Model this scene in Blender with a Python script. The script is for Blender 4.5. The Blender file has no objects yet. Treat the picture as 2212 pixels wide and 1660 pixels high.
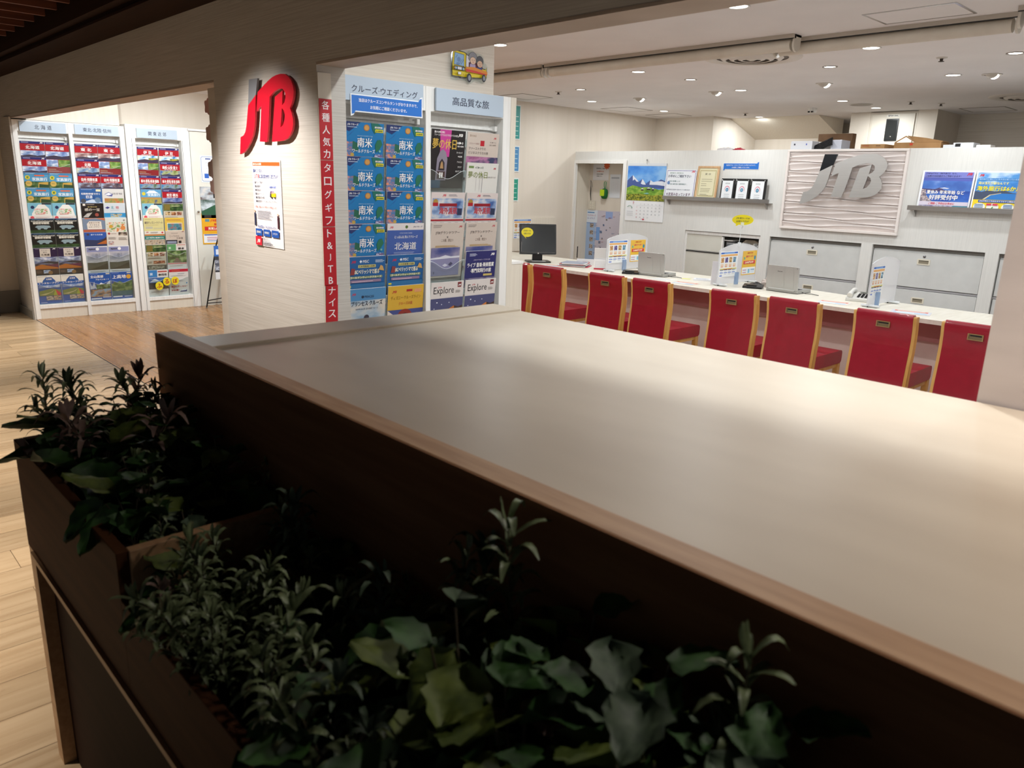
import bpy, math, random
from math import radians as R, sin, cos, pi
from mathutils import Vector, Matrix, Euler
from mathutils.geometry import tessellate_polygon

C = bpy.context.scene.collection
S = bpy.context.scene

# ------------------------------------------------------------------ camera, world, exposure
YAW, PIT, ROL = -0.80835518, 0.25766236, 0.03038478
fw = Vector((sin(YAW)*cos(PIT), cos(YAW)*cos(PIT), -sin(PIT)))
r0 = Vector((cos(YAW), -sin(YAW), 0)); u0 = r0.cross(fw)
rt = r0*cos(ROL)+u0*sin(ROL); up = -r0*sin(ROL)+u0*cos(ROL)
cd = bpy.data.cameras.new('camera'); cam = bpy.data.objects.new('camera', cd); C.objects.link(cam)
M = Matrix((rt, up, -fw)).transposed().to_4x4(); M.translation = (0, 0, 1.5)
cam.matrix_world = M
cd.sensor_width = 36; cd.lens = 1648.45/2212*36; cd.clip_start = .02; cd.clip_end = 60
cd.dof.use_dof = True; cd.dof.focus_distance = 6.2; cd.dof.aperture_fstop = 6.5
S.camera = cam

wd = bpy.data.worlds.new('world'); S.world = wd; wd.use_nodes = True
wd.node_tree.nodes['Background'].inputs[0].default_value = (.85, .93, 1, 1)
wd.node_tree.nodes['Background'].inputs[1].default_value = .06
S.view_settings.view_transform = 'Standard'; S.view_settings.look = 'None'
S.view_settings.exposure = 0.25; S.view_settings.gamma = 1
S.view_settings.use_curve_mapping = False
try:
    S.cycles.max_bounces = 8; S.cycles.transparent_max_bounces = 16; S.cycles.sample_clamp_indirect = 3
    S.cycles.use_denoising = True
except Exception: pass

# lamp strengths
DOWN_W = 7.5; SPOT_W = 3.8; RACK_W = 16.0; PILLAR_W = 128.0; MALL_W = 460.0
CEIL = 2.375

# ------------------------------------------------------------------ materials
_m = {}
def lin(h):
    if not isinstance(h, str): return tuple(h)+(1,) if len(h) == 3 else h
    h = h.lstrip('#'); o = []
    for i in (0, 2, 4):
        c = int(h[i:i+2], 16)/255
        o.append(c/12.92 if c <= .04045 else ((c+.055)/1.055)**2.4)
    return tuple(o)+(1,)
def new_mat(name):
    m = bpy.data.materials.new(name); m.use_nodes = True
    return m, m.node_tree.nodes, m.node_tree.links, m.node_tree.nodes['Principled BSDF']
def col(h, rough=.5, metal=0, coat=0, spec=.5):
    k = ('c', h, rough, metal, coat, spec)
    if k in _m: return _m[k]
    m, n, l, b = new_mat('paint_%s' % str(h).strip('#'))
    b.inputs['Base Color'].default_value = lin(h); b.inputs['Roughness'].default_value = rough
    b.inputs['Metallic'].default_value = metal; b.inputs['Coat Weight'].default_value = coat
    b.inputs['Specular IOR Level'].default_value = spec
    nz = n.new('ShaderNodeTexNoise'); nz.inputs['Scale'].default_value = 60
    mr = n.new('ShaderNodeMapRange'); mr.inputs[3].default_value = max(0, rough-.03); mr.inputs[4].default_value = min(1, rough+.03)
    l.new(nz.outputs[0], mr.inputs[0]); l.new(mr.outputs[0], b.inputs['Roughness'])
    _m[k] = m; return m
def ink(h): return col(h, .42)
def emit(h, s):
    k = ('e', h, s)
    if k in _m: return _m[k]
    m, n, l, b = new_mat('lamp_glow'); b.inputs['Base Color'].default_value = lin(h)
    b.inputs['Emission Color'].default_value = lin(h); b.inputs['Emission Strength'].default_value = s
    _m[k] = m; return m
def mapping(n, l, scale, coord='Object', rot=(0, 0, 0)):
    tc = n.new('ShaderNodeTexCoord'); mp = n.new('ShaderNodeMapping')
    mp.inputs['Scale'].default_value = scale; mp.inputs['Rotation'].default_value = rot
    l.new(tc.outputs[coord], mp.inputs[0]); return mp
def ramp(n, stops):
    r = n.new('ShaderNodeValToRGB'); e = r.color_ramp.elements
    while len(e) < len(stops): e.new(.5)
    for i, (p, c) in enumerate(stops): e[i].position = p; e[i].color = lin(c)
    return r
def textured(key, c1, c2, scale, rough=.5, bump=0, detail=4, metal=0, bscale=None, lo=.35, hi=.65, coat=0):
    if key in _m: return _m[key]
    m, n, l, b = new_mat(key)
    mp = mapping(n, l, scale); nz = n.new('ShaderNodeTexNoise'); nz.inputs['Scale'].default_value = 1; nz.inputs['Detail'].default_value = detail
    l.new(mp.outputs[0], nz.inputs['Vector'])
    r = ramp(n, [(lo, c1), (hi, c2)]); l.new(nz.outputs[0], r.inputs[0]); l.new(r.outputs[0], b.inputs['Base Color'])
    b.inputs['Roughness'].default_value = rough; b.inputs['Metallic'].default_value = metal; b.inputs['Coat Weight'].default_value = coat
    if bump:
        src = nz
        if bscale:
            mp2 = mapping(n, l, bscale); src = n.new('ShaderNodeTexNoise'); src.inputs['Scale'].default_value = 1; src.inputs['Detail'].default_value = 2
            l.new(mp2.outputs[0], src.inputs['Vector'])
        bp = n.new('ShaderNodeBump'); bp.inputs['Strength'].default_value = bump; bp.inputs['Distance'].default_value = .004
        l.new(src.outputs[0], bp.inputs['Height']); l.new(bp.outputs[0], b.inputs['Normal'])
    _m[key] = m; return m
def photo(c1, c2, c3, scale=25):
    k = ('p', c1, c2, c3, scale)
    if k in _m: return _m[k]
    m, n, l, b = new_mat('printed_photo')
    mp = mapping(n, l, (scale, scale, scale*1.6)); nz = n.new('ShaderNodeTexNoise'); nz.inputs['Scale'].default_value = 1; nz.inputs['Detail'].default_value = 5
    l.new(mp.outputs[0], nz.inputs['Vector'])
    r = ramp(n, [(.36, c1), (.5, c2), (.62, c3)]); l.new(nz.outputs[0], r.inputs[0]); l.new(r.outputs[0], b.inputs['Base Color'])
    b.inputs['Roughness'].default_value = .42
    _m[k] = m; return m
def planks(key, cs, plank_len, plank_w, along, rough, grain=1.0):
    m, n, l, b = new_mat(key)
    rot = (0, 0, 0) if along == 'x' else (0, 0, pi/2)
    mp = mapping(n, l, (1, 1, 1), 'Object', rot)
    br = n.new('ShaderNodeTexBrick'); br.offset = .37; br.inputs['Scale'].default_value = 1
    br.inputs['Mortar Size'].default_value = .0015; br.inputs['Brick Width'].default_value = plank_len; br.inputs['Row Height'].default_value = plank_w
    br.inputs['Color1'].default_value = (0, 0, 0, 1); br.inputs['Color2'].default_value = (1, 1, 1, 1); br.inputs['Mortar'].default_value = (.5, .5, .5, 1)
    l.new(mp.outputs[0], br.inputs['Vector'])
    mp2 = n.new('ShaderNodeMapping'); mp2.inputs['Scale'].default_value = (1.4*grain, 22*grain, 1); l.new(mp.outputs[0], mp2.inputs[0])
    ad = n.new('ShaderNodeVectorMath'); ad.operation = 'ADD'; l.new(mp2.outputs[0], ad.inputs[0]); 
    sc = n.new('ShaderNodeVectorMath'); sc.operation = 'SCALE'; sc.inputs['Scale'].default_value = 9; l.new(br.outputs['Color'], sc.inputs[0]); l.new(sc.outputs[0], ad.inputs[1])
    nz = n.new('ShaderNodeTexNoise'); nz.inputs['Scale'].default_value = 1; nz.inputs['Detail'].default_value = 6; nz.inputs['Distortion'].default_value = 1.2
    l.new(ad.outputs[0], nz.inputs['Vector'])
    r = ramp(n, [(.25, cs[0]), (.5, cs[1]), (.75, cs[2])]); l.new(nz.outputs[0], r.inputs[0])
    mx = n.new('ShaderNodeMix'); mx.data_type = 'RGBA'; mx.blend_type = 'MULTIPLY'
    r2 = ramp(n, [(0, '#e0e0e0'), (1, '#ffffff')]); l.new(br.outputs['Color'], r2.inputs[0])
    mx.inputs[0].default_value = 1; l.new(r.outputs[0], mx.inputs[6]); l.new(r2.outputs[0], mx.inputs[7])
    mm = n.new('ShaderNodeMix'); mm.data_type = 'RGBA'; l.new(br.outputs['Fac'], mm.inputs[0]); l.new(mx.outputs[2], mm.inputs[6]); mm.inputs[7].default_value = lin(cs[3])
    l.new(mm.outputs[2], b.inputs['Base Color']); b.inputs['Roughness'].default_value = rough
    mr = n.new('ShaderNodeMapRange'); mr.inputs[3].default_value = rough-.05; mr.inputs[4].default_value = rough+.1; l.new(nz.outputs[0], mr.inputs[0]); l.new(mr.outputs[0], b.inputs['Roughness'])
    bp = n.new('ShaderNodeBump'); bp.inputs['Strength'].default_value = .12; bp.inputs['Distance'].default_value = .002; l.new(nz.outputs[0], bp.inputs['Height']); l.new(bp.outputs[0], b.inputs['Normal'])
    return m
def ribbed(key, c1, c2, scale_z, rough=.75, bump=.5):
    # wallpaper with fine horizontal threads
    m, n, l, b = new_mat(key)
    mp = mapping(n, l, (2.2, 2.2, scale_z)); nz = n.new('ShaderNodeTexNoise'); nz.inputs['Scale'].default_value = 1; nz.inputs['Detail'].default_value = 3
    l.new(mp.outputs[0], nz.inputs['Vector'])
    r = ramp(n, [(.32, c1), (.66, c2)]); l.new(nz.outputs[0], r.inputs[0]); l.new(r.outputs[0], b.inputs['Base Color'])
    b.inputs['Roughness'].default_value = rough
    bp = n.new('ShaderNodeBump'); bp.inputs['Strength'].default_value = bump; bp.inputs['Distance'].default_value = .003; l.new(nz.outputs[0], bp.inputs['Height']); l.new(bp.outputs[0], b.inputs['Normal'])
    return m
def clear(key, tint, gloss=.08, frost=0.0):
    if key in _m: return _m[key]
    m, n, l, b = new_mat(key); n.remove(b); out = n['Material Output']
    t = n.new('ShaderNodeBsdfTransparent'); t.inputs[0].default_value = lin(tint)
    g = n.new('ShaderNodeBsdfGlossy'); g.inputs['Roughness'].default_value = .08
    mx = n.new('ShaderNodeMixShader'); mx.inputs[0].default_value = gloss
    l.new(t.outputs[0], mx.inputs[1]); l.new(g.outputs[0], mx.inputs[2]); last = mx
    if frost:
        d = n.new('ShaderNodeBsdfDiffuse'); d.inputs[0].default_value = lin('#f4f4f6')
        tl = n.new('ShaderNodeBsdfTranslucent'); tl.inputs[0].default_value = lin('#f4f4f6')
        a = n.new('ShaderNodeMixShader'); a.inputs[0].default_value = .5; l.new(d.outputs[0], a.inputs[1]); l.new(tl.outputs[0], a.inputs[2])
        m2 = n.new('ShaderNodeMixShader'); m2.inputs[0].default_value = frost; l.new(mx.outputs[0], m2.inputs[1]); l.new(a.outputs[0], m2.inputs[2]); last = m2
    l.new(last.outputs[0], out.inputs[0]); _m[key] = m; return m

WHITE = textured('white_laminate', '#eceae6', '#f4f3f0', (60, 60, 3), .42)
WHITE2 = textured('white_woodgrain_board', '#dfdeda', '#e5e4e0', (90, 90, 5), .5)
CREAM = textured('cream_woodgrain_board', '#e0d7c8', '#e6decf', (60, 60, 2.2), .5)
STEELW = textured('light_grey_steel', '#cfd0ce', '#d6d7d5', (8, 8, 8), .42)
CEILM = textured('matte_white_ceiling', '#e8e4e4', '#ece8e8', (3, 3, 3), .9)
WALLV = textured('vertical_grain_wallpaper', '#ddd3c5', '#e2d8cb', (14, 14, .5), .7, lo=.3, hi=.7)
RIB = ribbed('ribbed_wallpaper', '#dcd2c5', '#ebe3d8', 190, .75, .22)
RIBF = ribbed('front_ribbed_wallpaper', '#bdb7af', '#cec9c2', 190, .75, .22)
TAUPE = ribbed('taupe_fascia_board', '#a39386', '#b5a699', 120, .7, .2)
GREYB = col('#8b8780', .5)
BLACK = col('#0b0b0c', .35); DARK = col('#1a1a1c', .4)
CHROME = col('#c9c9c9', .18, 1); STEEL = textured('brushed_steel', '#b4b3b1', '#c0bfbd', (3, 3, 120), .3, metal=1)
LOGOST = textured('brushed_logo_steel', '#dad9d7', '#e0dfdd', (3, 3, 90), .3, metal=.72)
RED = textured('red_leather', '#980522', '#9f0726', (14, 14, 14), .34, bump=.12, bscale=(180, 180, 180), coat=.25)
OAK = textured('chair_oak', '#c98f45', '#dcaa62', (30, 30, 3), .4)
PINK = textured('pale_pink_board', '#e3c9c0', '#ecd6cd', (5, 5, 5), .5)
ROSE = textured('dusty_rose_board', '#b57e7c', '#c08a87', (5, 5, 5), .5)
DESKTOP = textured('beige_desk_laminate', '#b3a592', '#c6b9a6', (1.3, 3.2, 3), .42, detail=3)
BROWNE = textured('brown_edge_wood', '#a67f5b', '#b9936e', (6, 60, 60), .5)
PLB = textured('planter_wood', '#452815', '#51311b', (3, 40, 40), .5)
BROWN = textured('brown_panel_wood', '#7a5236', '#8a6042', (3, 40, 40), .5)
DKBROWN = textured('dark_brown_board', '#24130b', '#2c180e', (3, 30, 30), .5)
SLAT = textured('dark_cedar_slat', '#5a2c17', '#6c371e', (40, 2, 40), .6)
MALLDK = col('#2a1c17', .8)
CLEAR = clear('clear_acrylic', '#f7fbfb', .07)
FROST = clear('frosted_acrylic', '#f5f6f8', .05, .5)
EDGE = col('#e9f1f3', .12, 0, 1)
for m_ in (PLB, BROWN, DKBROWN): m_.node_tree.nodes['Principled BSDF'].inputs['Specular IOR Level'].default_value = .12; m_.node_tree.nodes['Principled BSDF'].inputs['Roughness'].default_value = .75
CARD = textured('brown_cardboard', '#a37a4e', '#b48a5c', (9, 9, 9), .8)
CARDD = textured('dark_cardboard', '#6e5138', '#7d5e42', (9, 9, 9), .8)

# ------------------------------------------------------------------ mesh helpers
_txt = {}
def glyphs(s, bold=0.0):
    k = (s, bold)
    if k in _txt: return _txt[k]
    cu = bpy.data.curves.new('lettering', 'FONT'); cu.body = s; cu.size = 1; cu.resolution_u = 2
    o = bpy.data.objects.new('lettering', cu); C.objects.link(o)
    dg = bpy.context.evaluated_depsgraph_get(); dg.update()
    me = o.evaluated_get(dg).to_mesh()
    v = [(p.co.x, p.co.y) for p in me.vertices]; f = [tuple(q.vertices) for q in me.polygons]
    nrm = [q.normal.z for q in me.polygons]
    f = [t if z >= 0 else t[::-1] for t, z in zip(f, nrm)]
    o.evaluated_get(dg).to_mesh_clear(); bpy.data.objects.remove(o); bpy.data.curves.remove(cu)
    if bold and v:
        n = len(v); vv = []; ff = []
        for j, (dx, dy) in enumerate(((-bold, -bold*.5), (bold, bold*.5))):
            vv += [(a+dx, b+dy) for a, b in v]; ff += [tuple(q+j*n for q in t) for t in f]
        v, f = vv, ff
    if v:
        x0 = min(a for a, b in v); x1 = max(a for a, b in v); y0 = min(b for a, b in v); y1 = max(b for a, b in v)
    else: x0 = x1 = y0 = y1 = 0
    _txt[k] = (v, f, x0, x1, y0, y1); return _txt[k]

J0 = [(.249,.589),(.404,.588),(.361,.464),(.209,.389)]
J1 = [(.209,.389),(.361,.464),(.344,.38),(.326,.292),(.302,.21),(.267,.15),(.21,.097),(.152,.053),(.084,.017),(0,0),(.031,.14),(.09,.153),(.127,.18),(.156,.229),(.176,.289)]
TB = [(.395,.483),(.457,.507),(.521,.532),(.592,.557),(.662,.578),(.733,.589),(.805,.592),(.87,.586),(.922,.563),(.966,.532),(.993,.49),(1,.456),(.99,.414),(.965,.373),(.928,.336),(.951,.303),(.969,.261),(.97,.219),(.952,.177),(.914,.14),(.868,.114),(.805,.1),(.725,.097),(.606,.093),(.691,.43),(.823,.471),(.804,.362),(.843,.382),(.865,.417),(.86,.452),(.825,.482),(.763,.486),(.678,.468),(.602,.436),(.589,.368),(.555,.216),(.515,.093),(.39,.099),(.449,.375),(.362,.336)]
HO = [(.798,.342),(.761,.198),(.803,.215),(.833,.255),(.841,.29),(.827,.322)]

class MB:
    def __init__(s): s.v = []; s.f = []; s.mi = []; s.sm = []; s.mats = []
    def slot(s, m):
        if m not in s.mats: s.mats.append(m)
        return s.mats.index(m)
    def add(s, vs, fs, m, smooth=False):
        o = len(s.v); s.v += [tuple(p) for p in vs]; i = s.slot(m)
        for f in fs: s.f.append(tuple(o+k for k in f)); s.mi.append(i); s.sm.append(smooth)
        return s
    def box(s, x0, x1, y0, y1, z0, z1, m):
        x0, x1 = min(x0, x1), max(x0, x1); y0, y1 = min(y0, y1), max(y0, y1); z0, z1 = min(z0, z1), max(z0, z1)
        return s.add([(x0,y0,z0),(x1,y0,z0),(x1,y1,z0),(x0,y1,z0),(x0,y0,z1),(x1,y0,z1),(x1,y1,z1),(x0,y1,z1)],
                     [(0,3,2,1),(4,5,6,7),(0,1,5,4),(1,2,6,5),(2,3,7,6),(3,0,4,7)], m)
    def tf(s, mat, start=0):
        for i in range(start, len(s.v)): s.v[i] = tuple(mat @ Vector(s.v[i]))
        return s
    def prism(s, loops, a, b, m, ax='y', side=None, smooth=False):
        # loops: 2-D outline (+holes); extruded along ax from a to b. 2-D axes: y->(x,z) x->(y,z) z->(x,y)
        if not isinstance(loops[0][0], (tuple, list)): loops = [loops]
        def P(p, d): return (p[0], d, p[1]) if ax == 'y' else ((d, p[0], p[1]) if ax == 'x' else (p[0], p[1], d))
        flat = [p for lp in loops for p in lp]; n = len(flat)
        t = tessellate_polygon([[Vector((p[0], p[1], 0)) for p in lp] for lp in loops])
        vs = [P(p, a) for p in flat]+[P(p, b) for p in flat]
        fs = []
        for q in t:
            A, B, Cc = (flat[i] for i in q); cr = (B[0]-A[0])*(Cc[1]-A[1])-(B[1]-A[1])*(Cc[0]-A[0])
            q = tuple(q) if cr > 0 else tuple(q)[::-1]
            front = (ax == 'y') == (a < b)
            fs.append(q if front else q[::-1]); fs.append(tuple(n+i for i in (q[::-1] if front else q)))
        s.add(vs, fs, m)
        o = 0; sf = []
        for lp in loops:
            k = len(lp)
            for i in range(k): j = (i+1) % k; sf.append((o+i, o+j, n+o+j, n+o+i))
            o += k
        s.add(vs, sf, side or m, smooth); return s
    def tube(s, pts, r, m, n=8, cap=True):
        pts = [Vector(p) for p in pts]; rs = r if isinstance(r, (list, tuple)) else [r]*len(pts)
        vs = []; fs = []
        prev = None
        for i, p in enumerate(pts):
            d = (pts[min(i+1, len(pts)-1)]-pts[max(i-1, 0)]).normalized()
            a = prev if prev is not None else (Vector((0, 0, 1)) if abs(d.z) < .9 else Vector((1, 0, 0)))
            x = d.cross(a).normalized(); y = d.cross(x).normalized(); prev = -y if False else a
            for k in range(n):
                t = 2*pi*k/n; vs.append(p+(x*cos(t)+y*sin(t))*rs[i])
        for i in range(len(pts)-1):
            for k in range(n):
                k2 = (k+1) % n; fs.append((i*n+k, i*n+k2, (i+1)*n+k2, (i+1)*n+k))
        s.add(vs, fs, m, True)
        if cap:
            s.add([vs[k] for k in range(n)], [tuple(range(n))[::-1]], m); s.add([vs[-n+k] for k in range(n)], [tuple(range(n))], m)
        return s
    def lathe(s, prof, c, m, n=24, smooth=True):
        vs = []; fs = []
        for r, z in prof:
            for k in range(n): t = 2*pi*k/n; vs.append((c[0]+r*cos(t), c[1]+r*sin(t), c[2]+z))
        for i in range(len(prof)-1):
            for k in range(n): k2 = (k+1) % n; fs.append((i*n+k, i*n+k2, (i+1)*n+k2, (i+1)*n+k))
        return s.add(vs, fs, m, smooth)
    def rbox(s, x0, x1, y0, y1, z0, z1, r, m, ax='y', n=4):
        # box with rounded outline in the plane normal to ax
        A = {'y': (x0, x1, z0, z1, y0, y1), 'x': (y0, y1, z0, z1, x0, x1), 'z': (x0, x1, y0, y1, z0, z1)}[ax]
        pts = []
        for cx, cz, a0 in ((A[1]-r, A[3]-r, 0), (A[0]+r, A[3]-r, 90), (A[0]+r, A[2]+r, 180), (A[1]-r, A[2]+r, 270)):
            for i in range(n+1): t = R(a0+90*i/n); pts.append((cx+r*cos(t), cz+r*sin(t)))
        return s.prism(pts, A[4], A[5], m, ax)
    # --- flat print on a face that looks towards -y (x right, z up)
    def q(s, x, z, w, h, m, y): return s.add([(x, y, z), (x+w, y, z), (x+w, y, z+h), (x, y, z+h)], [(0, 1, 2, 3)], m)
    def poly(s, pts, m, y):
        t = tessellate_polygon([[Vector((p[0], p[1], 0)) for p in pts]]); fs = []
        for q in t:
            A, B, Cc = (pts[i] for i in q); cr = (B[0]-A[0])*(Cc[1]-A[1])-(B[1]-A[1])*(Cc[0]-A[0]); fs.append(tuple(q) if cr > 0 else tuple(q)[::-1])
        return s.add([(p[0], y, p[1]) for p in pts], fs, m)
    def disc(s, cx, cz, rx, rz, m, y, n=20): return s.poly([(cx+rx*cos(2*pi*i/n), cz+rz*sin(2*pi*i/n)) for i in range(n)], m, y)
    def text(s, t, x, z, h, m, y, w=None, align='l', bold=0.0, shear=0.0, rot=0):
        v, f, x0, x1, y0, y1 = glyphs(t, bold)
        if not v: return s
        k = h/max(.01, (y1-y0)) if h else None
        kx = (w/(x1-x0)) if w else k
        kz = k
        W = (x1-x0)*kx; ox = x-(W/2 if align == 'c' else W if align == 'r' else 0)
        c, sn = cos(rot), sin(rot)
        vs = []
        for a, b in v:
            X = (a-x0)*kx+shear*(b-y0)*kz; Z = (b-y0)*kz
            vs.append((ox+X*c-Z*sn, y-(5e-5 if bold and len(vs) >= len(v)//2 else 0), z+X*sn+Z*c))
        return s.add(vs, f, m)
    def logo(s, x, z, w, y, m1=None, m2=None):
        m1 = m1 or ink('#d3122e'); m2 = m2 or m1
        g = lambda L: [(x+a*w, z+b*w*1.0) for a, b in L]
        s.poly(g(J0), m2, y); s.poly(g(J1), m1, y)
        t = tessellate_polygon([[Vector((p[0], p[1], 0)) for p in L] for L in (TB, HO)]); fl = TB+HO; fs = []
        for q in t:
            A, B, Cc = (fl[i] for i in q); cr = (B[0]-A[0])*(Cc[1]-A[1])-(B[1]-A[1])*(Cc[0]-A[0]); fs.append(tuple(q) if cr > 0 else tuple(q)[::-1])
        return s.add([(x+a*w, y, z+b*w) for a, b in fl], fs, m1)
    def mesh(s, name):
        me = bpy.data.meshes.new(name); me.from_pydata([tuple(p) for p in s.v], [], s.f)
        for m in s.mats: me.materials.append(m)
        me.polygons.foreach_set('material_index', s.mi); me.polygons.foreach_set('use_smooth', s.sm); me.update(); return me
    def build(s, name, parent=None, loc=None, rot=None, bevel=0, seg=2, label=None):
        o = bpy.data.objects.new(name, s.mesh(name)); C.objects.link(o)
        if parent: o.parent = parent
        if loc: o.location = loc
        if rot: o.rotation_euler = rot
        if bevel:
            b = o.modifiers.new('bevel', 'BEVEL'); b.width = bevel; b.segments = seg; b.limit_method = 'ANGLE'; b.angle_limit = R(40)
        if label: o['label'] = label
        return o
def tag(o, label, cat, group=None):
    o['label'] = label; o['category'] = cat
    if group: o['group'] = group
    return o
def thing(name, label, cat, loc=(0, 0, 0), rz=0, group=None):
    o = bpy.data.objects.new(name, None); C.objects.link(o); o.location = loc; o.rotation_euler = (0, 0, rz); o.empty_display_size = .05
    return tag(o, label, cat, group)
def struct(o): o['kind'] = 'structure'; return o
def dup(root, loc, rot, label, group=None):
    r = root.copy(); C.objects.link(r); r.location = loc; r.rotation_euler = rot; r['label'] = label
    if group: r['group'] = group
    for ch in list(root.children):
        c = ch.copy(); C.objects.link(c); c.parent = r
        for g in list(ch.children):
            d = g.copy(); C.objects.link(d); d.parent = c
    return r
def lamp(name, kind, loc, target, power, color, parent=None, size=.05, angle=100, blend=.6):
    ld = bpy.data.lights.new(name, kind); ld.energy = power; ld.color = color
    if kind == 'SPOT': ld.spot_size = R(angle); ld.spot_blend = blend; ld.shadow_soft_size = size
    elif kind == 'AREA': ld.shape = 'DISK'; ld.size = size
    o = bpy.data.objects.new(name, ld); C.objects.link(o)
    d = (Vector(target)-Vector(loc)).normalized(); o.rotation_euler = d.to_track_quat('-Z', 'Y').to_euler()
    if parent: o.parent = parent; o.location = Vector(loc)-parent.location
    else: o.location = loc
    return o
WARM = (.93, .98, 1); WARM2 = (1, .89, .76); COOL = (.92, .98, 1)

# ================================================================== THE SETTING
FLOORS = planks('shop_floor_planks', ('#93683d', '#a3774b', '#b3885b', '#5d4026'), 1.2, .15, 'x', .24)
FLOORM = planks('mall_floor_planks', ('#9a8265', '#ad9678', '#baa487', '#6a5843'), 1.3, .19, 'y', .26, .8)
def wall(name, *bx, m=None, extra=()):
    mb = MB().box(*bx, m or WALLV)
    for e in extra: mb.box(*e[:6], e[6] if len(e) > 6 else (m or WALLV))
    return struct(mb.build(name))
XR = 1.5
struct(MB().box(-9.62, -3.4, 1.78, 10.5, -.1, 0, FLOORS).build('floor'))
struct(MB().box(-3.4, XR, 1.78, 10.5, -.1, 0, textured('pale_bounce_floor', '#b3aaa1', '#bfb6ad', (6, 6, 6), .45)).build('floor'))  # unseen part of the floor, made pale so its bounce neutralises the ceiling
struct(MB().box(-14, 4, -4, 1.772, -.1, 0, FLOORM).box(-14, 4, 1.772, 1.78, -.1, .001, DARK).build('floor'))
wall('ceiling', -9.5, XR, 1.92, 10.5, CEIL, 2.45, m=CEILM)
# shop front: header band, pillar, left return, right column
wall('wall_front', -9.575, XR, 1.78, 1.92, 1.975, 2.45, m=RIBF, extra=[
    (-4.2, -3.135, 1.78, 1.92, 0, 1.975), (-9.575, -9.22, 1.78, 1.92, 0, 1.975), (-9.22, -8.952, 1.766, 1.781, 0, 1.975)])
struct(MB().box(-8.955, -4.2, 1.779, 1.921, 1.965, 1.9755, TAUPE).box(-3.135, -.447, 1.779, 1.921, 1.965, 1.9755, TAUPE).build('trim_1'))
wall('wall_right', -.447, XR, 1.782, 2.3, 0, 1.975, m=ribbed('smooth_mauve_wallpaper', '#c3b8b2', '#cdc2bc', 14, .7, .1), extra=[(XR, XR+.1, 1.78, 10.5, 0, 2.45)])
struct(MB().box(-9.575, -8.956, 1.754, 1.7655, 0, .085, GREYB).build('baseboard_front'))
# left display wall, its recessed far half, and the wall that closes the alcove
wall('wall_left', -9.35, -8.99, 1.92, 2.77, 1.96, CEIL, m=CREAM, extra=[(-9.5, -9.36, 1.92, 2.77, 0, CEIL), (-9.5, -9.16, 2.77, 5.3, 0, CEIL, WALLV)])
wall('wall_alcove', -9.16, -6.55, 5.2, 5.3, 0, CEIL)
wall('wall_side', -6.55, -6.45, 5.2, 8.7, 0, CEIL)
# partition that carries the near rack and the bus picture
wall('wall_partition', -3.62, -3.40, 1.92, 3.035, 0, CEIL, m=RIB)
# white cabinet wall behind the counter
wall('wall_cabinets', -6.45, XR, 7.1, 7.36, 1.785, 1.885, m=WHITE2)
wall('wall_cabinets_middle', -5.66, XR, 7.1, 7.5, 1.065, 1.785, m=WHITE2)
for i, (a, b) in enumerate(((-5.66, -4.81), (-3.92, -3.82), (-2.92, -2.82), (-1.92, -1.82), (-.92, XR))): wall('wall_cabinets_post_%d' % (i+1), a, b, 7.1, 7.5, 0, 1.065, m=WHITE2)
wall('wall_cabinets_rear', -4.81, -.92, 7.485, 7.5, 0, 1.065, m=WHITE2)
wall('wall_nook', -6.45, -5.66, 7.36, 7.5, 0, 1.885)
struct(MB().box(-6.45, -6.425, 7.085, 7.12, 0, 1.785, WHITE).box(-5.70, -5.655, 7.085, 7.12, 0, 1.785, WHITE).box(-6.425, -5.70, 7.085, 7.12, 1.75, 1.785, WHITE)
       .box(-6.447, -6.44, 7.16, 7.36, 0, 1.75, CREAM).box(-6.44, -6.438, 7.2, 7.215, .62, .76, DARK).build('door_1'))
# deep back of the shop, above the cabinet wall
wall('wall_back', -6.55, -5.58, 8.65, 8.75, 0, CEIL, extra=[
    (-5.68, -5.58, 8.75, 10.4, 0, CEIL), (-5.58, -4.42, 9.69, 9.8, 0, 2.16), (-5.58, -4.0, 10.3, 10.4, 0, CEIL),
    (-3.30, -3.11, 9.0, 9.8, 0, CEIL), (-4.02, -3.80, 9.0, 9.8, 0, CEIL), (-3.80, -3.30, 9.04, 9.8, 0, CEIL), (-3.11, XR, 9.7, 9.8, 0, CEIL, RIB)])
struct(MB().prism([(9.03, 2.374), (9.69, 2.154), (9.71, 2.154), (9.71, 2.374)], -5.58, -4.42, CREAM, 'x').build('trim_2'))
# mall side
wall('wall_mall', -9.7, -9.575, -4, 1.78, 0, 3.0, m=WALLV)
struct(MB().box(-9.575, -9.56, -4, 1.78, 0, .23, GREYB).build('baseboard_mall'))
wall('ceiling_mall', -14, 4, -4, 1.5, 2.9, 3.0, m=MALLDK)
struct(MB().box(-9.575, 4, 1.55, 1.78, 2.345, 2.36, DKBROWN).box(-9.575, 4, 1.5, 1.56, 2.385, 2.9, DKBROWN).box(-9.575, 4, 1.56, 1.78, 2.36, 2.6, DKBROWN).build('trim_3'))
for k in range(17):
    x = -4.9-.285*k
    o = MB().box(x-.014, x+.014, -3.9, 1.47, 2.46, 2.62, SLAT).build('ceiling_slat')
    if k == 0: o['kind'] = 'structure'
    o['kind'] = 'structure'; o.name = 'trim_%d' % (10+k)

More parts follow.
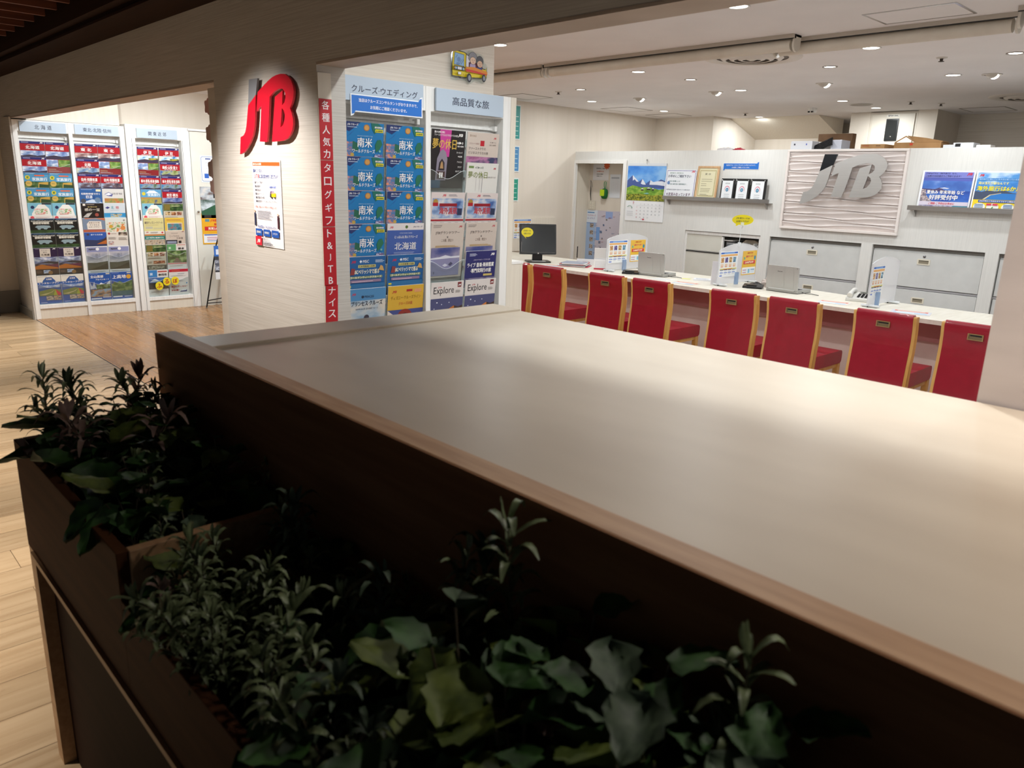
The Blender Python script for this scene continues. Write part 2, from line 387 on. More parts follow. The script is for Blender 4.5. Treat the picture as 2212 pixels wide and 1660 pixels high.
# ------------------------------------------------------------------ ceiling fittings
def cl(x, y): return (x, y, CEIL)
DL = [(-2.25,3.61),(-4.02,3.63),(-4.02,5.11),(-2.21,5.10),(-3.97,6.55),(-2.2,6.55),(-5.78,6.58),(-5.74,7.83),(-3.59,7.80),(-3.58,8.58),(-5.16,9.0)]
DLL = ['nearest the front opening on the right', 'behind the bus picture', 'left of the round air diffuser', 'half hidden by the roller screen tube',
       'in front of the metal letters, left', 'at the right edge over the posters', 'over the sliding door', 'over the wall left of the sloping panel',
       'in front of the grey panel box, nearer', 'in front of the grey panel box, farther', 'below the sloping panel']
def downlight(label, x, y, power, glow=9, visible=True):
    t = thing('downlight', label, 'ceiling light', cl(x, y), 0, 'round white recessed ceiling lights')
    MB().lathe([(.047, 0), (.058, 0), (.06, -.003), (.056, -.005), (.048, -.002)], (0, 0, 0), col('#e6e3df', .35), 28).build('trim_ring', t)
    MB().lathe([(.0, -.0015), (.047, -.0015)], (0, 0, 0), emit('#fff6ea', glow), 28).build('diffuser', t)
    lamp('light_source', 'AREA', (x, y, CEIL-.012), (x, y, 0), power, WARM, t, .09)
    return t
for (x, y), l in zip(DL, DLL): downlight('round white ceiling downlight '+l, x, y, DOWN_W*(.7 if 6 < y < 7 else 1))
for x, y, l in ((-.5, 3.6, 'front'), (-.4, 5.1, 'middle'), (-.4, 6.55, 'rear')): downlight('round white ceiling downlight over the right end of the office, %s one' % l, x, y, DOWN_W)
for x, l in ((-2.3, 'left'), (-.95, 'right')): downlight('round white ceiling downlight just inside the front opening, %s one' % l, x, 2.2, DOWN_W*(1.1 if x < -2 else 1.9))
for x, y, s in ((-5.8, 3.4, 'left aisle behind the pillar'), (-7.4, 2.7, 'left display alcove'), (-7.4, 4.2, 'left display alcove, farther in')): downlight('round white ceiling downlight over the '+s, x, y, DOWN_W*(3.2 if x < -7 else 1.2))
# deeper reflector lamps with a dark lip
for i, (x, y, l) in enumerate(((-3.94,5.71,'between the diffuser and the sliding door'),(-2.74,5.68,'just right of the round air diffuser'),(-1.6,5.78,'at the right edge of the photo'),(-5.18,5.73,'above the left chairs'))):
    t = thing('reflector_downlight', 'small ceiling downlight with dark lip '+l, 'ceiling light', cl(x, y), 0, 'small dark-lipped ceiling lights')
    MB().lathe([(.038, 0), (.052, 0), (.052, -.004), (.044, -.004), (.038, .0)], (0, 0, 0), col('#8d857c', .4), 24).build('trim_ring', t)
    MB().lathe([(0, -.001), (.040, -.001)], (0, 0, 0), emit('#fff0dc', 7), 24).build('diffuser', t)
    lamp('light_source', 'AREA', (x, y, CEIL-.012), (x, y, 0), DOWN_W*.6, WARM, t, .07)
# eyeball spots turned to the cabinet wall
for i, (x, y, l, tx) in enumerate(((-5.16,6.61,'nearest the sliding door',-5.2),(-4.23,6.55,'above the framed certificate',-4.3),(-3.17,6.51,'above the metal letters',-3.2),(-1.97,6.66,'above the blue posters',-2.0))):
    t = thing('eyeball_spotlight', 'tilted eyeball ceiling spotlight '+l, 'spotlight', cl(x, y), 0, 'eyeball spotlights aimed at the white wall')
    MB().lathe([(.05, 0), (.068, 0), (.068, -.004), (.05, -.006)], (0, 0, 0), col('#d8d2ca', .4), 24).build('trim_ring', t)
    pr = [(.042*cos(R(a)), -.040*sin(R(a))+.010) for a in range(0, 91, 10)]
    MB().lathe(pr, (0, -.012, 0), col('#c9c2b8', .4), 20).build('eyeball_housing', t)
    m = MB().lathe([(0, 0), (.028, 0)], (0, 0, 0), emit('#fffaf0', 12), 16)
    m.tf(Matrix.Translation((.010, .030, -.012)) @ Matrix.Rotation(R(50), 4, 'X')); m.build('lens', t)
    lamp('light_source', 'SPOT', (x+.01, y+.07, CEIL-.05), (tx, 7.1, 1.45), SPOT_W, COOL, t, .03, 95, .8)
# round air diffusers, speaker, detectors, sprinklers
def diffuser(x, y, label, r=.33):
    t = thing('air_diffuser', label, 'air vent', cl(x, y), 0)
    MB().lathe([(r, 0), (r-.01, -.008), (r-.07, -.014), (r-.09, -.004)], (0, 0, 0), col('#d9d2ca', .5), 40).build('outer_ring', t)
    MB().lathe([(0, -.0005), (r-.08, -.0005)], (0, 0, 0), col('#6f675f', .8), 40).build('duct_mouth', t)
    for k in range(4):
        a = r-.12-.055*k
        MB().lathe([(a, -.006), (a-.012, -.016), (a-.035, -.024), (a-.04, -.02), (a-.018, -.010), (a, -.006)], (0, 0, 0), col('#d9d2ca', .5), 32).build('louvre_ring', t)
diffuser(-2.97, 5.0, 'round white ceiling air diffuser beside the roller screens')
diffuser(-2.1, 8.25, 'round white ceiling air diffuser at the right, partly out of frame')
t = thing('ceiling_speaker', 'flat round ceiling speaker grille beside two downlights', 'speaker', cl(-3.575, 8.19))
MB().lathe([(.10, 0), (.10, -.006), (.094, -.008), (0, -.010)], (0, 0, 0), col('#a39c94', .7), 30).build('grille', t)
MB().lathe([(.10, 0), (.112, 0), (.112, -.005), (.1, -.007)], (0, 0, 0), col('#d5d0ca', .5), 30).build('rim', t)
t = thing('smoke_detector', 'white ceiling smoke detector with dark ports above the boxes', 'detector', cl(-4.13, 8.29))
MB().lathe([(0, -.05), (.035, -.05), (.045, -.03), (.045, 0)], (0, 0, 0), col('#e3dfd9', .5), 24).build('housing', t)
MB().box(-.03, -.01, -.046, -.03, -.05, -.035, DARK).box(.005, .025, -.046, -.03, -.05, -.035, DARK).build('port', t)
for i, (x, y, l) in enumerate(((-2.0,5.7,'near the right edge'),(-5.48,5.74,'left, behind the bus picture'),(-5.06,8.5,'in front of the sloping panel'),(-3.08,8.16,'right of the speaker'),(-2.9,8.44,'left of the far air diffuser'))):
    t = thing('sprinkler_head', 'small ceiling sprinkler head '+l, 'sprinkler', cl(x, y), 0, 'ceiling sprinkler heads')
    MB().lathe([(.035, 0), (.032, -.006), (.012, -.008)], (0, 0, 0), col('#cfc9c2', .4), 18).build('escutcheon', t)
    MB().lathe([(.011, -.008), (.009, -.022), (.018, -.024), (.018, -.027), (0, -.028)], (0, 0, 0), col('#5b5550', .4, .6), 12).build('nozzle', t)
def hatch(x0, x1, y0, y1, label, thick=.02):
    t = thing('ceiling_hatch', label, 'access hatch', cl((x0+x1)/2, (y0+y1)/2), 0, 'square ceiling access hatches')
    a, b = (x1-x0)/2, (y1-y0)/2; m = MB(); w = .012
    m.box(-a, a, -b, -b+w, -.003, 0, CHROME if thick > .02 else col('#8e867d', .5)).box(-a, a, b-w, b, -.003, 0, m.mats[0]).box(-a, -a+w, -b+w, b-w, -.003, 0, m.mats[0]).box(a-w, a, -b+w, b-w, -.003, 0, m.mats[0])
    m.build('hatch_frame', t); MB().box(-a+w, a-w, -b+w, b-w, -.002, 0, CEILM).build('hatch_panel', t)
hatch(-1.87, -1.43, 4.15, 4.45, 'square ceiling hatch with bright metal frame, in front of the roller screens', .03)
hatch(-6.28, -5.9, 5.66, 6.1, 'square ceiling hatch at the left, beside the bus picture')
hatch(-6.22, -5.81, 7.24, 7.71, 'square ceiling hatch above the sliding door')
hatch(-6.24, -5.8, 8.13, 8.5, 'square ceiling hatch behind the one above the sliding door')
hatch(-2.92, -2.5, 9.01, 9.44, 'square ceiling hatch at the right, below the far air diffuser')
# roller screens along the ceiling
def screen(x0, x1, y, label, r=.034):
    t = thing('roller_screen', label, 'roller screen', cl((x0+x1)/2, y), 0, 'ceiling roller screens'); h = (x1-x0)/2
    MB().box(-h, h, -.055, -.02, -.022, 0, col('#b9afa3', .4)).box(-h, h, -.019, .045, -.012, 0, col('#c9c0b4', .4)).box(-h, h, -.05, -.045, -.026, -.022, DARK).build('rail', t)
    MB().tube([(-h+.03, 0, -.052), (h-.03, 0, -.052)], r, textured('screen_cloth', '#d2c9bb', '#dad2c5', (8, 8, 8), .6), 20).build('screen_roll', t)
    for s in (-1, 1):
        MB().prism([(-.035, 0), (.04, 0), (.04, -.052)]+[(.04*cos(R(a)), -.052+.04*sin(R(a))) for a in range(0, -181, -20)]+[(-.035, -.03)], s*h-(.012 if s > 0 else 0), s*h+(.012 if s < 0 else 0), col('#d4ccc0', .4), 'x').build('end_bracket', t)
screen(-4.36, -2.36, 4.45, 'long ceiling roller screen, the middle one, left of the air diffuser')
screen(-2.56, -1.27, 4.58, 'long ceiling roller screen, the farther one passing the air diffuser')
screen(-1.24, .6, 4.45, 'ceiling roller screen at the right edge of the photo')
screen(-5.6, -4.39, 4.45, 'ceiling roller screen at the left, emerging behind the bus picture')

# ================================================================== DISPLAY RACKS
SIGNB = col('#b7c6d6', .45); NAVY = ink('#1b2340')
def sign(parent, w, h, txt, loc, rz, th, tw=None, name='sign_panel'):
    m = MB().box(-w/2, w/2, -.006, .006, -h/2, h/2, SIGNB)
    m.text(txt, 0, -th*.5, th, NAVY, -.0066, align='c', w=tw, bold=.008)
    return m.build(name, parent, loc, (0, 0, rz))
def wave(n=14, d=.045):
    return [(-.5+i/n, -d*.5*(1-cos(2*pi*i/n))) for i in range(n+1)]
def pocket_mesh(w=.222, h=.115, d=.042):
    # clear front plate whose top edge dips in a wave, with its bright polished edge
    m = MB(); top = [(x*w, h+z) for x, z in wave(18, d)]
    m.prism([(-w/2, -.02), (w/2, -.02)]+top[::-1], -.0015, .0, CLEAR, 'y', side=CLEAR)
    m.tube([(x, -.0008, z) for x, z in top], .0011, EDGE, 6)
    m.box(-w/2, -w/2+.0015, -.001, .014, -.02, h, EDGE)
    return m
_pm = {}
def pocket(parent, w, h, d, loc, rot):
    k = (w, h, d)
    if k not in _pm: _pm[k] = pocket_mesh(w, h, d).mesh('brochure_pocket')
    o = bpy.data.objects.new('brochure_pocket', _pm[k]); C.objects.link(o); o.parent = parent; o.location = loc; o.rotation_euler = rot; return o
def hinge(parent, y, z, x):
    MB().tube([(0, 0, -.006), (0, 0, .006)], .006, CHROME, 8).build('pocket_bolt', parent, (x, y, z))

# local frame of a rack: built directly in world coordinates relative to an empty at its foot; face looks to +x
def rack(name, label, xf, y0, y1, zt, bays, hz, back, zb, group=None, plinth=True, xb=None, stile=None):
    t = thing(name, label, 'brochure rack', (xf, y0, 0), 0, group)
    xb = -.25 if xb is None else xb
    m = MB()
    ys = [y0]+[v for b in bays for v in b]+[y1]
    for i in range(0, len(ys), 2): m.box(xb, 0, ys[i]-y0, ys[i+1]-y0, 0, zt, stile or WHITE)
    for a, b in bays:
        m.box(xb, -.002, a-y0, b-y0, hz, zt, stile or WHITE); m.box(xb, 0, a-y0, b-y0, zb-.04, zb, WHITE)
    m.build('frame', t, bevel=.002)
    m = MB()
    for a, b in bays: m.box(back, back+.012, a-y0, b-y0, zb, hz, WHITE2)
    m.build('back_panel', t)
    if plinth:
        m = MB()
        for a, b in bays: m.box(xb, -.012, a-y0, b-y0, 0, zb-.04, CREAM)
        m.build('plinth', t)
    for a, b in bays:
        MB().box(back+.012, back+.03, a-y0+.004, b-y0-.004, hz-.062, hz-.05, WHITE).box(back+.012, back+.05, b-y0-.03, b-y0-.012, hz-.066, hz-.04, WHITE).build('hanging_rail', t)
    return t
XA = -8.95
ra = rack('brochure_rack', 'wide white brochure rack with two bays, nearest the shop front on the far left', XA, 1.783, 2.80, 1.955, [(1.825, 2.268), (2.303, 2.75)], 1.848, -.085, .145, 'white wall racks of travel brochures')
sign(ra, .405, .097, '北 海 道', (.006, 2.045-1.783, 1.893), pi/2, .044, .15)
sign(ra, .415, .097, '東北·北陸·信州', (.006, 2.533-1.783, 1.896), pi/2, .040, .266)
rc = rack('brochure_rack', 'narrower white brochure rack with one bay and lock on its left, on the far left', XA+.02, 2.803, 3.465, 1.98, [(2.895, 3.375)], 1.842, -.105, .145, 'white wall racks of travel brochures')
sign(rc, .42, .097, '関 東 近 郊', (.006, 3.122-2.803, 1.897), pi/2, .042, .186)
MB().box(-.001, .001, .055, .058, .0, 1.842, DARK).box(-.001, .001, .58, .583, 0, 1.842, DARK).build('door_gap', rc)
MB().rbox(0, .004, .065, .08, .985, 1.10, .004, CHROME, 'x').box(.003, .005, .069, .076, 1.0, 1.085, DARK).build('latch', rc)
# panel door beyond it, with its crown strip, knob
t = thing('cupboard_door', 'plain off-white cupboard door beside the far left brochure racks', 'cupboard', (XA+.02, 3.47, 0))
MB().box(-.2, 0, 0, .5, 0, 1.95, textured('off_white_door', '#dddcd2', '#e2e1d8', (5, 5, 5), .45)).build('door_panel', t)
MB().box(-.2, .02, -.02, .5, 1.953, 1.975, WHITE).build('crown_strip', t)
MB().lathe([(0, .03), (.012, .028), (.012, .015), (.006, .012), (.006, 0)], (0, 0, 0), CHROME, 14).tf(Matrix.Rotation(pi/2, 4, 'Y')).build('knob', t, (0, .03, 1.077))

XB = -3.258
rb = rack('brochure_rack', 'tall white brochure rack with two bays standing right of the red letters', XB, 1.945, 3.04, 1.955, [(1.972, 2.456), (2.488, 2.985)], 1.838, -.085, .10, 'white wall racks of travel brochures', xb=-.14)
sign(rb, .446, .108, 'クルーズ·ウエディング', (.012, 2.204-1.945, 1.902), pi/2, .033, .375)
sign(rb, .458, .108, '高品質な旅', (.012, 2.737-1.945, 1.897), pi/2, .041, .25)
MB().box(-.14, 0, 1.096, 1.135, 0, 1.955, CREAM).build('side_panel', rb)
# blue paper notice taped over the first sign
def folded(m, w, h, y, c, e=.012):
    pts = [(-w/2, -h/2-e*1.6), (-w/2+e*1.3, -h/2-e*1.2), (-w/2+e*2, -h/2), (w/2, -h/2), (w/2, h/2+e*1.6), (w/2-e*1.3, h/2+e*1.2), (w/2-e*2, h/2), (-w/2, h/2)]
    return m.poly(pts, c, y)
m = MB(); folded(m, .412, .078, .0, ink('#f4f7fb'), .012); folded(m, .400, .068, -.0008, ink('#1f6fc9'), .010)
m.prism([(-.2, -.036), (.2, -.036), (.2, .036), (-.2, .036)], .0002, .002, ink('#f4f7fb'), 'y')
m.text('当店はクルーズコンサルタントがおりますので、', -.162, .006, .0165, ink('#ffffff'), -.0016, w=.336, bold=.012)
m.text('お気軽にご相談くださいませ。', -.10, -.022, .0165, ink('#ffffff'), -.0016, w=.21, bold=.012)
o = tag(m.build('paper_notice', None, (XB+.022, 2.213, 1.838), (0, 0, pi/2)), 'bright blue paper notice taped over the sign of the near brochure rack', 'notice')
o.rotation_euler = (0, R(0), pi/2)

# ------------------------------------------------------------------ brochure covers (millimetres, origin bottom left, 205 x 295)
BW, BH = 205, 295
NV, RD, WH, BK, YL = '#26276a', '#a80f1f', '#f3f1ee', '#17171a', '#e9d21c'
SKY, SEA, GRN, DGN = ('#5f79b4', '#8ea6cf', '#dfe4ee'), ('#1f4fa0', '#2c6cc0', '#79a7d8'), ('#3d6b2e', '#6b8f3c', '#93a865'), ('#1f3a1c', '#3a5a2a', '#6f8350')
def red_cover(title, tw, sub=None, pics=None, pic2=None):
    o = [('r', 0, 0, 205, 295, '#a5202a'), ('r', 0, 272, 205, 23, NV), ('r', 0, 208, 205, 64, RD), ('g', 12, 281, 70, 2, '#c9c9e8'), ('l', 165, 276, 26, WH)]
    p = pics or SKY; o += [('ph', 0, 132, 205, 76)+p+(14,)]
    if pic2: o += [('ph', 110, 132, 95, 50)+pic2+(30,)]
    o += [('p', [(0, 132), (0, 156), (70, 170), (140, 160), (205, 172), (205, 132)], '#3b3248')]
    o += [('ph', 0, 60, 100, 68)+SKY+(16,), ('ph', 104, 60, 101, 68)+GRN+(20,), ('g', 12, 30, 80, 2, '#f0d0a0'), ('g', 12, 12, 120, 2, '#f4e6e6')]
    o += [('t', title, 102, 222, 34, WH, 'c', .03, tw), ('g', 60, 262, 80, 1, '#e8b0b0')]
    if sub: o += [('t', sub, 102, 211, 8, WH, 'c', .02, 120)]
    return o
COV = {
 'hokkaido': red_cover('北海道', 120),
 'tohoku': red_cover('東 北', 100, pics=('#6d4a4a', '#9a7a78', '#c9b6b0'), pic2=('#8f9fb0', '#b8c4cc', '#e5e8ea')),
 'hokuriku': red_cover('北陸', 62, '石川·福井·富山', ('#4f6f96', '#7f9cc0', '#c7c9b0')),
 'shinshu': red_cover('信州·飛騨美濃', 150, '上高地·白馬·高山', ('#3a3a4c', '#6e5a5e', '#9fb0cc')),
 'izu': red_cover('伊 豆', 84, '熱海·伊東·修善寺', ('#2f7fb8', '#bcd6e6', '#e6dfc4'), ('#8c8a2a', '#b7ab3c', '#5d6a28')),
 'hakone': red_cover('箱根·山梨·富士', 160, '熱海·湯河原', ('#6f7f3c', '#a7b07c', '#3a63a8')),
 'tochigi': red_cover('栃木·群馬·新潟·福島', 180, '茨城·埼玉·千葉', ('#4f6b46', '#8b9aa4', '#3f7fb0')),
 'tokyo': red_cover('東京·横浜', 120, '湘南·鎌倉', ('#3c4f86', '#6a7bb0', '#9fa6c0')),
 'kazoku': [('r', 0, 0, 205, 295, '#4f98c2'), ('r', 0, 278, 205, 17, '#3f7fae'), ('g', 14, 283, 90, 2, '#bfe0f0'), ('c', 30, 248, 20, '#e3cf3a'), ('t', '夏', 30, 237, 22, '#2b6f3a', 'c', .03, None),
            ('r', 88, 262, 84, 12, '#e0653c'), ('t', '家族旅行', 66, 216, 34, '#e9f5fb', 'l', .035, 130), ('ph', 0, 120, 205, 88)+DGN+(16,), ('p', [(110, 120), (118, 200), (200, 208), (200, 120)], '#c9a24e'),
            ('p', [(116, 120), (124, 186), (200, 180), (200, 120)], '#2f4a2c'), ('c', 36, 190, 28, '#c09a45'), ('c', 36, 190, 24, '#d6b661'), ('g', 18, 186, 36, 3, '#7c5f22'), ('r', 0, 0, 205, 120, '#5a8a54')],
 'fuji': [('r', 0, 0, 205, 295, '#5b9cc8'), ('p', [(50, 255), (85, 285), (135, 285), (180, 255)], '#e8eef2'), ('c', 28, 250, 18, '#d9c63c'), ('t', '家族旅行', 66, 222, 32, '#e4f2fa', 'l', .035, 128), ('r', 0, 196, 205, 16, '#b98a4a'),
          ('ph', 0, 110, 205, 86)+('#4a5f7c', '#b5a24a', '#7f8f5a')+(16,), ('r', 0, 0, 205, 110, '#4c6a90')],
 'map': [('r', 0, 0, 205, 295, '#7fbcd2'), ('p', [(30, 190), (60, 240), (92, 280), (140, 284), (180, 240), (196, 170), (30, 160)], '#f1efe9'), ('c', 40, 252, 16, '#20305a'), ('r', 120, 280, 80, 15, '#22303a'),
         ('ph', 55, 190, 110, 50)+('#7aa860', '#f1efe9', '#d8705a')+(40,), ('g', 60, 180, 100, 2, '#c2472c'), ('r', 0, 130, 205, 40, '#e9e2dc'), ('c', 30, 148, 17, '#d94a52'), ('g', 60, 140, 120, 3, '#b86a5a'), ('r', 0, 0, 205, 130, '#8fc2cf')],
 'baseball': [('r', 0, 0, 205, 295, '#141614'), ('r', 0, 282, 205, 13, '#1a3a5c'), ('g', 20, 285, 110, 1, '#7fb0d8'), ('ph', 10, 262, 190, 14)+('#20211f', '#c8c8c0', '#4a4a46')+(60,), ('t', '観戦野球観戦', 26, 238, 24, '#ece8da', 'l', .05, 140),
              ('p', [(40, 210), (60, 226), (110, 228), (165, 224), (178, 206), (150, 200), (140, 186), (118, 188), (112, 198), (90, 196), (84, 184), (64, 186), (60, 200)], '#8fa5ad'), ('ph', 0, 140, 205, 40)+('#1c2a1a', '#2f4a26', '#3f5a30')+(20,), ('r', 0, 0, 205, 140, '#15200f')],
 'hire': [('r', 0, 0, 205, 295, '#2c1d40'), ('g', 14, 284, 60, 1, '#c8bcd8'), ('l', 164, 276, 26, WH), ('ph', 0, 128, 205, 74)+('#4a4f86', '#8f9ac0', '#e4e6ee')+(12,), ('p', [(0, 118), (60, 140), (205, 124), (205, 150), (120, 160), (0, 132)], '#31303a'),
          ('p', [(0, 78), (0, 108), (60, 128), (205, 90), (205, 78)], '#c46f1e'), ('p', [(90, 118), (205, 90), (205, 132)], '#6a2548'), ('r', 52, 204, 92, 84, '#dcd2c6'), ('t', 'ハイヤー', 98, 264, 13, '#4a3f3a', 'c', .01, 68), ('t', '紀行', 98, 244, 14, '#4a3f3a', 'c', .01, 34),
          ('t', '北海道', 98, 216, 20, '#3a302c', 'c', .02, 76), ('r', 0, 0, 205, 78, '#241f1e'), ('ph', 70, 34, 60, 34)+SKY+(30,), ('c', 130, 40, 20, '#8a6a42'), ('g', 10, 40, 50, 4, '#7a6a60'), ('g', 120, 12, 75, 1, '#e8e4de')],
 'rental': [('r', 0, 0, 205, 295, '#e9e6dc'), ('r', 0, 0, 205, 225, '#2f5fa8'), ('c', 102, 214, 60, '#2f5fa8'), ('p', [(54, 246), (66, 262), (76, 276), (128, 276), (138, 262), (152, 246), (138, 236), (66, 236)], '#3c5f9c'), ('t', '北海道', 102, 248, 17, WH, 'c', .03, 50),
            ('g', 8, 284, 80, 1, '#55565a'), ('t', 'レンタカープラン', 102, 206, 20, WH, 'c', .05, 176), ('ph', 8, 168, 190, 26)+SKY+(18,), ('p', [(8, 84), (8, 134), (120, 158), (198, 140), (198, 84)], '#7f8a4c'), ('p', [(8, 96), (110, 120), (150, 148), (120, 118), (60, 92)], '#c9b98a'),
            ('p', [(150, 150), (130, 84), (168, 84)], '#a8b040'), ('p', [(150, 150), (168, 84), (198, 84), (198, 108)], '#d4434f'), ('ph', 66, 36, 62, 44)+('#3a4a44', '#a8968a', '#d8c8b8')+(30,), ('ph', 132, 36, 66, 44)+('#1c1e24', '#c8a884', '#5a6a80')+(30,), ('g', 16, 14, 70, 1, WH)],
 'shinkansen': [('r', 0, 0, 205, 295, '#2d5e9c'), ('g', 14, 284, 120, 1, '#d8e4f4'), ('r', 150, 266, 46, 22, '#e6dfb8'), ('t', '北陸新幹線で行く', 100, 232, 20, WH, 'c', .03, 176), ('r', 56, 196, 26, 28, '#e4eaf2'), ('r', 88, 196, 26, 28, '#e4eaf2'), ('t', '金沢の旅', 100, 200, 20, '#2a4f8a', 'c', .03, 80),
                ('p', [(0, 150), (30, 180), (60, 168), (110, 186), (160, 176), (205, 150)], '#c9d6e6'), ('c', 162, 178, 28, '#6f86a0'), ('c', 30, 168, 24, '#4a4a50'), ('r', 0, 0, 205, 150, '#3a6aa8')],
 'train': [('r', 0, 0, 205, 295, '#d8d5d2'), ('p', [(20, 240), (60, 262), (100, 240), (90, 216), (50, 222)], '#5a5f9a'), ('p', [(24, 236), (60, 256), (90, 240), (60, 228)], '#eef0f6'), ('t', '北陸 夏 物語', 92, 236, 20, '#77737a', 'l', .01, 96), ('ph', 18, 150, 180, 48)+('#c2603a', '#b08a50', '#6f9050')+(18,), ('r', 0, 0, 205, 150, '#c9c6c2')],
 'yuyu': [('r', 0, 0, 205, 295, '#1d1715'), ('r', 16, 268, 24, 20, '#e6dfd4'), ('g', 50, 278, 90, 2, '#b8aca0'), ('t', '金澤科學', 102, 250, 14, '#b7a46a', 'c', .02, 90), ('t', '感の一宝', 100, 214, 30, '#d9d2c6', 'c', .02, 140), ('p', [(10, 150), (50, 190), (100, 200), (60, 150)], '#b8b4ae'), ('c', 140, 176, 18, '#9a4a40'), ('c', 60, 176, 14, '#c8c0b8'), ('r', 0, 0, 205, 140, '#2a2220')],
 'hokuriku_light': [('r', 0, 0, 205, 295, '#cfd6dc'), ('p', [(12, 246), (36, 262), (60, 250), (36, 236)], '#3c3f80'), ('t', '北', 82, 236, 30, '#4f9aa8', 'c', .03, None), ('t', '陸', 130, 236, 30, '#c46a72', 'c', .03, None), ('g', 60, 222, 90, 1, '#8a8f96'), ('r', 0, 150, 205, 44, '#2f8fc4'), ('ph', 60, 150, 110, 34)+('#17222c', '#c9b98c', '#3f9ad0')+(22,), ('r', 0, 0, 205, 150, '#b8cdd8')],
 'stamp': [('r', 0, 0, 205, 295, '#7a8aa0'), ('p', [(20, 285), (120, 292), (205, 270), (205, 295), (20, 295)], '#c46a42'), ('p', [(40, 180), (36, 236), (60, 264), (170, 262), (176, 180)], '#e9dfd2'), ('t', '新潟·石川の旅', 106, 240, 14, '#6a5040', 'c', .03, 100), ('t', 'デジタル＆', 106, 218, 14, '#2f2826', 'c', .04, 92), ('t', 'スタンプラリー', 106, 196, 15, '#2f2826', 'c', .04, 112), ('r', 0, 0, 205, 176, '#b05a40')],
 'food': [('r', 0, 0, 205, 295, '#d8dbd4'), ('ph', 14, 140, 176, 110)+('#d07a34', '#e6dfd0', '#7a9a4a')+(26,), ('t', '旅', 180, 262, 18, '#5a3a34', 'c', .03, None), ('c', 166, 190, 24, '#d98a4a'), ('c', 50, 206, 18, '#cfa23a'), ('r', 0, 0, 205, 136, '#c9d0c9')],
 'dusk': [('r', 0, 0, 205, 295, '#2f57a6'), ('c', 34, 272, 12, '#4a3a44'), ('t', '旅する北信濃', 60, 262, 15, '#dfe6f4', 'l', .02, 110), ('p', [(0, 160), (0, 220), (120, 210), (205, 232), (205, 160)], '#323a5c'), ('p', [(130, 180), (205, 246), (205, 180)], '#4a3230'), ('p', [(110, 170), (205, 214), (205, 170)], '#b5642c'), ('r', 0, 0, 205, 160, '#28345a')],
 'leaflet': [('r', 0, 0, 205, 295, '#ded6cc'), ('c', 24, 278, 12, '#a83a34'), ('g', 44, 272, 60, 2, '#8a6a5a'), ('ph', 114, 256, 86, 36)+('#3a302c', '#8a7a6a', '#c8b8a8')+(30,), ('g', 14, 216, 80, 5, '#7a6a60'), ('g', 112, 206, 84, 6, '#8a8078'), ('ph', 14, 160, 50, 36)+('#2f6aa0', '#d8d0c8', '#a04a3a')+(40,), ('r', 0, 0, 205, 150, '#d2cac2')],
 'navi': [('r', 0, 0, 205, 295, '#dfdfe2'), ('ph', 6, 110, 193, 176)+('#8b93a8', '#b9b6be', '#dcdbe0')+(5,), ('r', 6, 236, 193, 50, '#8d92bb'), ('t', 'NAVi', 26, 254, 20, '#15171c', 'l', .05, 62), ('c', 108, 266, 16, '#f2f2f4'), ('t', '白', 96, 196, 22, '#4f5a60', 'c', .01, None), ('t', '山', 96, 170, 22, '#4f5a60', 'c', .01, None), ('t', '美', 124, 206, 11, '#6a6f78', 'c', 0, None), ('t', '川', 124, 190, 11, '#6a6f78', 'c', 0, None),
          ('p', [(6, 46), (6, 124), (90, 120), (199, 136), (199, 46)], '#4f5346'), ('p', [(6, 46), (110, 76), (199, 116), (199, 46)], '#33372a'), ('g', 24, 18, 150, 3, '#8a8c90')],
 'tateyama': [('r', 0, 0, 205, 295, '#2456a6'), ('g', 10, 284, 90, 1, '#cfd8ee'), ('r', 160, 276, 36, 12, '#d8d4b8'), ('t', '立山黒部', 12, 240, 30, WH, 'l', .04, 124), ('t', 'アルペンルート', 60, 214, 17, WH, 'l', .03, 130), ('p', [(6, 200), (24, 150), (46, 202), (60, 130), (6, 120)], '#c9ccda'), ('p', [(60, 140), (110, 190), (150, 160), (190, 204), (199, 204), (199, 120), (60, 120)], '#e3e8f0'),
              ('ph', 64, 120, 135, 50)+('#26331f', '#4f6b36', '#8fa07a')+(22,), ('ph', 6, 34, 193, 84)+('#3a4a5a', '#b58a66', '#8fb0cc')+(14,), ('r', 8, 10, 100, 12, WH), ('r', 120, 24, 78, 8, '#f0e2e0')],
 'kamikochi': [('r', 0, 0, 205, 295, '#2a55a4'), ('g', 10, 284, 80, 1, '#cfd8ee'), ('r', 156, 276, 40, 12, '#d8d4b8'), ('t', '上高地', 12, 222, 42, WH, 'l', .03, 134), ('c', 172, 240, 24, '#d9a23a'), ('p', [(0, 150), (30, 190), (50, 176), (80, 196), (120, 170), (205, 200), (205, 110), (0, 110)], '#5f7a4c'), ('ph', 0, 84, 205, 86)+('#23401e', '#4f6f3a', '#8a9a62')+(14,), ('r', 0, 34, 205, 52, '#3f6a70'), ('r', 10, 18, 90, 12, WH), ('r', 120, 18, 76, 8, '#d8dce4')],
 'green': [('r', 0, 0, 205, 295, '#c9bfae'), ('ph', 0, 214, 205, 78)+DGN+(18,), ('r', 8, 222, 60, 64, '#7a6a2e'), ('g', 84, 262, 100, 3, '#cfd8a0'), ('ph', 18, 168, 50, 36)+('#2a1c14', '#b08a4a', '#d8c098')+(50,), ('ph', 78, 168, 50, 36)+('#5a2a18', '#a86a3a', '#c8a078')+(50,), ('ph', 138, 168, 50, 36)+('#3a2018', '#8a4a34', '#c09a80')+(50,), ('g', 14, 138, 170, 3, '#8a7a68'),
